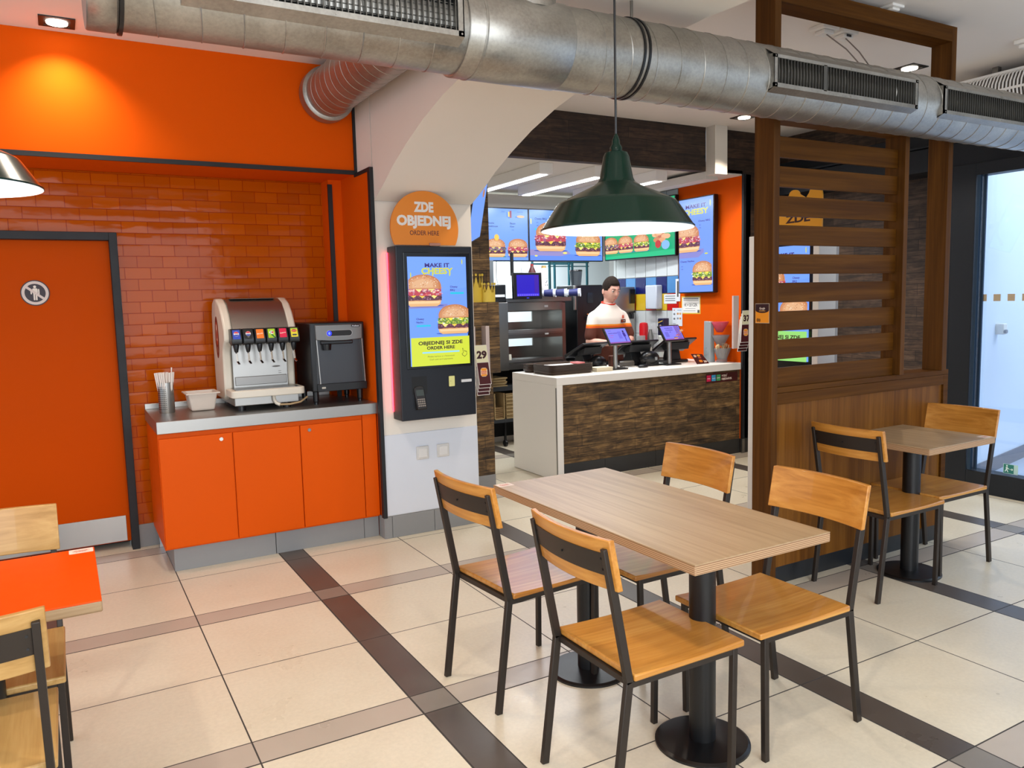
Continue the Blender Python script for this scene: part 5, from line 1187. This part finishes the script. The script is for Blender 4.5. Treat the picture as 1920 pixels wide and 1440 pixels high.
build(MB().box(4.98, 5.14, 7.04, 7.09, 1.30, 1.345), 'spout_block', mat('#1a1a1c', .3), t, bevel=.005); build(MB().bar((4.97, 7.05, 1.37), (5.06, 7.05, 1.37), .006, .008), 'handle', M_chrome, t)
build(MB().lathe([(.055, 1.685), (.07, 1.82), (.072, 1.84)], (4.97, 7.25, 0), 24), 'bean_hopper', mat('#3a3f46', .15, alpha=.7), t); build(MB().lathe([(.074, 1.84), (.07, 1.855)], (4.97, 7.25, 0), 24), 'hopper_lid', M_plastic, t)
build(MB().box(4.83, 5.23, 7.05, 7.48, .82, .90).box(4.84, 5.22, 7.08, 7.48, .0, .82), 'under_counter_cabinet', M_plastic, label='black cabinet under the coffee machine', cat='cabinet', smooth=0, bevel=.004)
build(MB().bar((4.78, 7.0, 1.42), (4.78, 7.0, 1.68), .03, .02), 'hanging_scoop', M_steel, label='pale metal scoop hanging beside the row of cups', cat='scoop', bevel=.004)
t = thing('steel_machine', 'brushed steel drink machine partly hidden by the cashier', 'machine', (5.44, 7.27, 0))
build(MB().box(5.24, 5.655, 7.08, 7.48, 0, 1.655), 'body', M_steel, t, bevel=.006, smooth=0)
build(MB().box(5.58, 5.65, 7.068, 7.082, 1.47, 1.63), 'control_panel', M_plastic, t, smooth=0); build(MB().bar((5.56, 7.05, 1.36), (5.63, 7.05, 1.38), .02, .02).cyl((5.60, 7.06, 1.30), .02, .06, 12), 'tap', M_plastic, t)
t = thing('wire_shelf', 'dark green wire rack standing in the bright rear kitchen', 'rack', (5.6, 8.3, 0))
M_rk = mat('#1f5a66', .4, .3, 'green_epoxy_wire')
for x in (5.17, 5.50, 5.72):
    for y in (8.1, 8.5): build(MB().cyl((x, y, 0), .016, 2.12, 12), 'post', M_rk, t)
for z in (1.985, 1.2):
    mb = MB().bar((5.15, 8.1, z), (5.75, 8.1, z), .008, .02).bar((5.15, 8.5, z), (5.75, 8.5, z), .008, .02).bar((5.15, 8.1, z-.05), (5.75, 8.1, z-.05), .008, .012)
    for k in range(24): mb.bar((5.16+k*.025, 8.1, z), (5.16+k*.025, 8.5, z), .004, .004)
    build(mb, 'wire_deck', M_rk, t, smooth=0)
build(MB().tube([(4.18, 7.62, 1.98), (4.17, 7.62, 1.8), (4.20, 7.61, 1.65), (4.22, 7.6, 1.53)], .005, 8), 'white_cable', mat('#cfd3d6', .5), label='thin white cable hanging left of the violet monitor', cat='cable')
# things on the coloured tile wall and below
t = thing('paper_towel_dispenser', 'grey-white paper towel dispenser on the coloured tiles', 'dispenser', (5.64, 6.73, 1.40))
build(MB().box(5.59, 5.68, 6.635, 6.82, 1.405, 1.665), 'housing', mat('#c3cad4', .35), t, bevel=.012)
def sheet(lab, y, z, w, h, draw, x=5.677):
    cv = Canvas((x, y, z), (0, -1, 0), (0, 0, 1)); draw(cv, w, h); cv.build('notice', label=lab, cat='notice')
def s1(cv, w, h):
    cv.rect(0, 0, w, h, '#e3e6e6'); 
    for k, q in enumerate((.75, .5, .28)): cv.rect(w*.1, h*q, w*.8, h*.09, '#6d7478')
def s2(cv, w, h):
    cv.rect(0, 0, w, h, '#dfe5ea'); cv.rect(w*.5, h*.86, w*.4, h*.03, '#4f86bd'); cv.ell(w*.2, h*.88, w*.06, h*.03, '#b8402c', 12)
    for a, b, c in ((.55, .68, '#c98b4a'), (.8, .68, '#d9a05a'), (.55, .42, '#8a9097'), (.8, .42, '#c98b4a'), (.2, .66, '#6d7478'), (.2, .4, '#6d7478')): cv.ell(w*a, h*b, w*.10, h*.06, c, 14)
    cv.rect(w*.05, h*.1, w*.3, h*.025, '#3a4a70')
def s3(cv, w, h):
    cv.rect(0, 0, w, h, '#e0e2e2'); cv.rect(w*.3, h*.2, w*.35, h*.7, '#4a4038')
sheet('white printed notice taped across the coloured tiles', 6.61, 1.462, .20, .10, s1)
sheet('white instruction sheet with small food drawings below the coloured tiles', 6.475, 1.225, .155, .19, s2, 5.676)
sheet('narrow black and white notice at the edge of the tall menu screen', 6.42, 1.485, .07, .235, s3, 5.674)
build(MB().box(5.25, 5.68, 6.55, 7.07, .80, .90).box(5.27, 5.68, 6.57, 7.07, 0, .80), 'side_worktop', M_steeldark, label='steel side worktop in the kitchen corner beside the cashier', cat='worktop', smooth=0, bevel=.004)
t = thing('cup_tower', 'tall stack of red cups on the side worktop', 'cups', (5.58, 6.80, .90))
build(MB().lathe([(.045, .90), (.050, 1.22), (.042, 1.255), (.02, 1.262)], (5.55, 6.80, 0), 24), 'red_cups', mat('#cf1520', .3), t)
t = thing('steel_flask', 'slim steel flask beside the red cups', 'flask', (5.52, 6.66, .90))
build(MB().lathe([(.035, .90), (.035, 1.12), (.018, 1.17), (.016, 1.19)], (5.53, 6.66, 0), 20), 'body', M_steel, t)
t = thing('syrup_bottle', 'dark navy carton standing on pale tubs behind the right display', 'carton', (5.56, 6.48, .90))
build(MB().box(5.52, 5.60, 6.44, 6.53, 1.13, 1.31), 'carton', mat('#181a3a', .4), t, bevel=.006); build(MB().lathe([(.06, .90), (.06, 1.12), (.05, 1.13)], (5.56, 6.48, 0), 20), 'tub', mat('#c9ccc6', .4), t)
cv = Canvas((5.519, 6.52, 1.16), (0, -1, 0), (0, 0, 1)); cv.ell(.035, .06, .025, .022, '#d8c8b8', 16); cv.ell(.035, .06, .016, .012, '#b8302c', 14); cv.poly([(.0, .10), (.07, .12), (.07, .13), (.0, .11)], '#d8b048'); cv.build('print', t)
t = thing('jar_stack', 'glass jars and a small printed box behind the middle register', 'jars', (5.30, 6.35, .90))
t.location = (5.36, 6.62, .90); WL[t.name] = Vector(t.location)
build(MB().lathe([(.05, .90), (.055, .92), (.055, 1.02), (.045, 1.03), (.05, 1.035), (.05, 1.13)], (5.36, 6.62, 0), 24), 'jar', mat('#b8c0c2', .15, alpha=.7), t); build(MB().box(5.42, 5.47, 6.57, 6.62, .90, 1.06), 'printed_box', mat('#d8d4cc', .5), t, smooth=0)
build(MB().box(4.0, 4.26, 7.02, 7.3, 1.0, 1.001), 'liner', M_steel, label='thin steel liner lying inside the warming chute', cat='liner', smooth=0) if False else None

# ---- boarded box with paper crowns
t = thing('boarded_box', 'low box clad in reclaimed boards beside the white pillar', 'box', (2.86, 5.44, .98))
build(MB().box(2.725, 2.962, 5.38, 5.498, .978, 1.530), 'body', M_plank, t, smooth=0, bevel=.002)
def crown(x, y, h, col, lab, dx=.05):
    n = 48; m = MB(); R0 = .055; vs = []; fs = []
    for k in range(n+1):
        a = 2*math.pi*k/n; ph = (k/n*5) % 1.0; zz = 1.531+h*(.55+.45*max(0, 1-abs(ph-.5)*3.2))
        for r in (R0, R0-.0015): vs += [(x+r*math.cos(a), y+r*.62*math.sin(a), 1.531), (x+r*math.cos(a), y+r*.62*math.sin(a), zz)]
    for k in range(n):
        a = k*4; b = a+4
        fs += [(a, b, b+1, a+1), (a+2, a+3, b+3, b+2), (a+1, b+1, b+3, a+3)]
    m.add(vs, fs)
    for k in range(5):
        a = 2*math.pi*(k+.5)/5; m.lathe([(.010, 0), (.010, .002)], (x+R0*math.cos(a), y+R0*.62*math.sin(a)-.001, 1.531+h+.004), 12, 'Y')
    build(m, 'paper_hat', mat(col, .6), label=lab, cat='paper hat', group='yellow paper crowns on the boarded box', smooth=0)
crown(2.80, 5.44, .205, '#d9b83a', 'taller yellow paper crown at the left on the boarded box')
crown(2.89, 5.41, .135, '#dfc24a', 'shorter yellow paper crown at the right on the boarded box')

# ================================================================== THE CASHIER
def blob(m, a, b, ra, rb, n=14, k=6):
    a, b = Vector(a), Vector(b); pts = [a.lerp(b, i/k) for i in range(k+1)]; m.tube(pts, [ra+(rb-ra)*i/k for i in range(k+1)], n); m.sphere(a, ra, n, 8); m.sphere(b, rb, n, 8)
def limb(m, pts):
    for (a, ra), (b, rb) in zip(pts[:-1], pts[1:]): blob(m, a, b, ra, rb)
def loft(m, secs, n=28):
    o = len(m.v)
    for (cx, cy, z), rx, ry in secs:
        for k in range(n):
            a = 2*math.pi*k/n; c, s_ = math.cos(a), math.sin(a); e = .86
            m.v.append((cx+rx*math.copysign(abs(c)**e, c), cy+ry*math.copysign(abs(s_)**e, s_), z))
    for i in range(len(secs)-1):
        for k in range(n): m.face((o+i*n+k, o+i*n+(k+1) % n, o+(i+1)*n+(k+1) % n, o+(i+1)*n+k))
    m.face([o+k for k in range(n)][::-1]); m.face([o+(len(secs)-1)*n+k for k in range(n)])
def skin_mat():
    N = NT('skin'); n = N.noise(N.coord(), 14, 4, .6); N.l(N.ramp(n, [(.3, '#cf9884'), (.7, '#e2b09c')]), N.b.inputs['Base Color']); set_rough(N, .5)
    N.b.inputs['Subsurface Weight'].default_value = .08; N.b.inputs['Subsurface Radius'].default_value = (.02, .008, .005); return N.m
M_skin = skin_mat()
def shirt_mat():
    N = NT('striped_uniform_shirt'); sep = N.n('SeparateXYZ'); N.l(N.coord(), sep.inputs[0]); z = sep.outputs[2]
    wv = N.noise(N.coord(), 5, 3, .5); z2 = N.math('ADD', z, N.math('MULTIPLY', N.math('SUBTRACT', wv, .5), .012))
    a = N.math('GREATER_THAN', z2, 1.278); b = N.math('GREATER_THAN', z2, 1.243); a2 = N.math('GREATER_THAN', z2, 1.262)
    c = N.mix(b, lin('#5a2c1e'), lin('#d8560c')); c = N.mix(a2, c, lin('#e88a1c')); c = N.mix(a, c, lin('#e4ddd3')); c = N.mix(N.math('GREATER_THAN', z2, 1.492), c, lin('#d8391a'))
    N.l(c, N.b.inputs['Base Color']); set_rough(N, .85); N.bump(N.noise(N.coord((1, 1, .6)), 11, 4, .6, .8), .35, .01); return N.m
PX, PY = 4.85, 6.51
pr_ = thing('person', 'cashier with short dark hair and striped white, orange and brown t-shirt behind the counter', 'person', (PX, PY, 0))
def remesh(o, v, it=3):
    r = o.modifiers.new('remesh', 'REMESH'); r.mode = 'VOXEL'; r.voxel_size = v; r.use_smooth_shade = True
    s = o.modifiers.new('smooth', 'SMOOTH'); s.factor = .5; s.iterations = it
def head_xf(p, c, rz, tilt, scale=(1.09, 1.1, 1.12)):
    M = Matrix.Rotation(rz, 4, 'Z') @ Matrix.Rotation(tilt, 4, 'X')
    return c + M.to_3x3() @ Vector((p[0]*scale[0], p[1]*scale[1], p[2]*scale[2]))
HC = Vector((.005, -.045, 1.612)); HRZ = math.radians(-2); HT = math.radians(12)
def face_surface(a, ph, infl=0.):
    """a: azimuth (face at -y), ph: polar; head surface in head space"""
    x, y, z = math.sin(ph)*math.cos(a), math.sin(ph)*math.sin(a), math.cos(ph)
    sx, sy, sz = .0735, .094, .116
    f = 1.0
    if z < 0: t = -z; f = 1-.30*t**1.5
    X = x*sx*f; Y = y*sy*(1-.22*max(0, -z)**1.4 if y > 0 else 1-.06*max(0, -z)); Z = z*sz
    if y < 0:
        fx, fz = X, Z
        g = lambda cx, cz, wx, wz: math.exp(-((fx-cx)/wx)**2-((fz-cz)/wz)**2)
        Y -= .020*g(0, -.022, .010, .014)+.010*g(0, .002, .008, .020)        # nose tip, bridge
        Y += .007*g(.030, .010, .014, .010)+.007*g(-.030, .010, .014, .010)   # sockets
        Y -= .005*g(0, .030, .045, .008)                                       # brow
        Y -= .006*g(0, -.055, .018, .007)-.003*g(0, -.047, .02, .003)          # lips
        Y -= .009*g(0, -.088, .020, .014)                                      # chin
        Y -= .004*g(.040, -.022, .016, .016)+.004*g(-.040, -.022, .016, .016)  # cheeks
    r = 1+infl
    return (X*r, Y*r, Z*r)
body = MB(); n, m_ = 48, 36; o = 0
for i in range(m_+1):
    for k in range(n): body.v.append(tuple(head_xf(face_surface(2*math.pi*k/n, math.pi*i/m_), HC, HRZ, HT)))
for i in range(m_):
    for k in range(n): body.face((i*n+k, (i+1)*n+k, (i+1)*n+(k+1) % n, i*n+(k+1) % n))
for s in (-1, 1):
    c = head_xf((s*.076, .012, -.012), HC, HRZ, HT); body.sphere(c, .02, 12, 8, (.45, .8, 1.5))
limb(body, [((0, .005, 1.40), .062), ((.0, -.015, 1.50), .054), ((.003, -.03, 1.56), .054)])
loft(body, [((0, 0, .86), .150, .100), ((0, 0, .95), .150, .105), ((0, -.005, 1.08), .135, .092), ((0, -.01, 1.22), .150, .098), ((0, -.005, 1.33), .165, .098), ((0, 0, 1.40), .130, .080), ((0, 0, 1.45), .075, .060)])
SH = ((-.168, .005, 1.355), (.168, .0, 1.355)); EL = ((-.245, -.01, 1.105), (.225, -.08, 1.115)); WR = ((-.085, -.235, 1.085), (.03, -.285, 1.10))
for s_, e_, w_ in zip(SH, EL, WR):
    limb(body, [(s_, .046), (tuple(Vector(s_).lerp(Vector(e_), .55)), .044), (e_, .037), (tuple(Vector(e_).lerp(Vector(w_), .35)), .039), (w_, .024)])
    d = (Vector(w_)-Vector(e_)).normalized(); sd = d.cross(Vector((0, 0, 1))).normalized(); sgn = 1 if w_ is WR[0] else -1
    P0 = Vector(w_)+d*.025; P1 = Vector(w_)+d*.085-Vector((0, 0, .012))
    for q in (-1, -.33, .33, 1): blob(body, P0+sd*.014*q, P1+sd*.028*q, .015, .0125, 10, 3)
    for q, L in ((-1, .062), (-.33, .075), (.33, .080), (1, .070)):
        a_ = P1+sd*.029*q; b_ = a_+(d+sd*.12*q-Vector((0, 0, .25))).normalized()*L*.5; c_ = b_+(d-Vector((0, 0, .9))).normalized()*L*.5
        blob(body, a_, b_, .0092, .0085, 8, 2); blob(body, b_, c_, .0085, .0070, 8, 2)
    th = P0+sd*.022*-sgn*-1; blob(body, th, th+(d*.6+sd*sgn*.8).normalized()*.045, .012, .010, 8, 2); blob(body, th+(d*.6+sd*sgn*.8).normalized()*.045, th+(d*.6+sd*sgn*.8).normalized()*.045+d*.03-Vector((0, 0, .012)), .010, .008, 8, 2)
for s in (-1, 1): limb(body, [((s*.085, 0, .90), .088), ((s*.095, -.01, .50), .056), ((s*.10, .02, .32), .052), ((s*.10, .015, .09), .036)])
for i in range(len(body.v)): body.v[i] = tuple(Vector(body.v[i])+Vector((PX, PY, 0)))
b_ = build(body, 'body', M_skin, pr_, smooth=0); remesh(b_, .0055, 2)
def P(m): m.v = [tuple(Vector(v)+Vector((PX, PY, 0))) for v in m.v]; return m
sh = MB()
loft(sh, [((0, 0, .90), .165, .118), ((0, 0, .98), .160, .118), ((0, -.005, 1.10), .158, .115), ((0, -.01, 1.22), .172, .118), ((0, -.008, 1.33), .186, .118), ((0, 0, 1.395), .180, .104), ((0, 0, 1.44), .125, .085), ((0, -.004, 1.478), .078, .070), ((0, -.006, 1.492), .073, .068)])
for s_, e_ in zip(SH, EL):
    a_ = Vector(s_); b2 = a_.lerp(Vector(e_), .78); limb(sh, [(tuple(a_+Vector((-.03*(1 if s_[0] > 0 else -1), 0, .012))), .060), (tuple(a_+Vector((.010*(1 if s_[0] > 0 else -1), 0, -.012))), .064), (tuple(a_.lerp(Vector(e_), .35)), .066), (tuple(b2), .062)])
o_ = build(P(sh), 'shirt', shirt_mat(), pr_, smooth=0); remesh(o_, .009, 16)
nr = MB(); pts = []
for k in range(25): a = 2*math.pi*k/24; pts.append((.068*math.cos(a), -.010+.064*math.sin(a)-.0, 1.492-.030*(1-math.sin(a))/2*1.0+.010))
nr.tube(pts, .0085, 10, cap=False); build(P(nr), 'neckband', mat('#d8391a', .8), pr_, label='orange-red neckband')
bd = MB(); bd.prism([(0, 0), (.062, 0), (.062, .032), (0, .032)], (.065, -.133, 1.288), (1, .10, 0), (0, 0, 1), .004); build(P(bd), 'name_badge', mat('#3c1212', .4), pr_, smooth=0)
cv = Canvas(Vector((PX+.065, PY-.134, 1.288)), (1, .10, 0), (0, 0, 1)); cv.rrect(.008, .009, .014, .014, .005, '#d8562c'); cv.rect(.028, .014, .024, .006, '#e8dcd0'); cv.rrect(.012, .040, .028, .036, .012, '#d86a50'); cv.build('badge_print', pr_)
tr_ = MB()
loft(tr_, [((0, 0, .84), .160, .118), ((0, 0, .95), .155, .112), ((0, 0, 1.0), .150, .108)])
for s in (-1, 1): limb(tr_, [((s*.085, 0, .88), .100), ((s*.095, -.01, .50), .070), ((s*.10, .02, .10), .058)])
o_ = build(P(tr_), 'trousers', mat('#16181d', .8), pr_, smooth=0); remesh(o_, .012, 3)
for s in (-1, 1):
    q = MB(); q.prism([(.085, 0), (.085, .07), (.02, .085), (-.06, .055), (-.15, .035), (-.165, .015), (-.16, 0)], (s*.10+.042, .02, 0), (0, 1, 0), (0, 0, 1), .084); build(P(q), 'shoe', mat('#101013', .5), pr_, bevel=.014, seg=3)
# hair: cap shell over crown, back and sides
hm = NT('short_dark_hair'); hn = hm.noise(hm.coord((1, 1, 2.5)), 90, 4, .7); hm.l(hm.ramp(hn, [(.3, '#120d0a'), (.7, '#33271e')]), hm.b.inputs['Base Color']); set_rough(hm, .85); hm.b.inputs['Specular IOR Level'].default_value = .15; hm.bump(hn, .8, .004)
hr = MB(); idx = {}; n, m_ = 64, 44
def hair_r(a, ph):
    dz = math.cos(ph); az = math.degrees(a) % 360                  # 270 = face
    da = abs((az-270+180) % 360-180)
    lim = .50 if da < 42 else (.50-(da-42)/22*.42 if da < 64 else (.08 if da < 82 else (.02 if da < 108 else -.42)))
    e = dz-lim
    if e < -.06: return None
    base = .045+.10*max(0, dz)*(1 if da < 100 else .8)
    return base*min(1, (e+.06)/.16)+.006
for i in range(m_+1):
    for k in range(n):
        a, ph = 2*math.pi*k/n, math.pi*i/m_; q = hair_r(a, ph)
        if q is None: continue
        idx[(i, k)] = len(hr.v); hr.v.append(tuple(head_xf(face_surface(a, ph, q), HC, HRZ, HT)))
for i in range(m_):
    for k in range(n):
        q = [(i, k), (i+1, k), (i+1, (k+1) % n), (i, (k+1) % n)]
        if all(z in idx for z in q): hr.face([idx[z] for z in q])
build(P(hr), 'hair', hm.m, pr_, smooth=0)
for s in (-1, 1):
    e = head_xf((s*.030, -.0785, .010), HC, HRZ, HT); ey = build(P(MB().sphere(e, .0125, 14, 10)), 'eye', mat('#d8d2cc', .3), pr_)
    ir = head_xf((s*.030+.001, -.0885, .007), HC, HRZ, HT); build(P(MB().sphere(ir, .0058, 10, 8, (1, .5, 1))), 'iris', mat('#2c221c', .2), pr_)
    lid = MB(); lid.tube([head_xf((s*.030+dx, -.0885+abs(dx)*.25, .0165-abs(dx)*.22), HC, HRZ, HT) for dx in (-.014, -.007, 0, .007, .014)], .0035, 8); build(P(lid), 'eyelid', mat('#b98876', .5), pr_)
    br = MB(); br.tube([head_xf((s*(.030+dx), -.0915+dx*.35*(1 if dx > 0 else .1), .0315-abs(dx-.002)*.18), HC, HRZ, HT) for dx in (-.016, -.008, 0, .008, .016)], .0032, 8); build(P(br), 'eyebrow', mat('#3a2c22', .8), pr_)
lp = MB(); lp.tube([head_xf((dx, -.0935+abs(dx)*.22, -.056+abs(dx)*.05), HC, HRZ, HT) for dx in (-.018, -.009, 0, .009, .018)], [.0022, .0042, .005, .0042, .0022], 8); build(P(lp), 'lips', mat('#b56a60', .45), pr_)
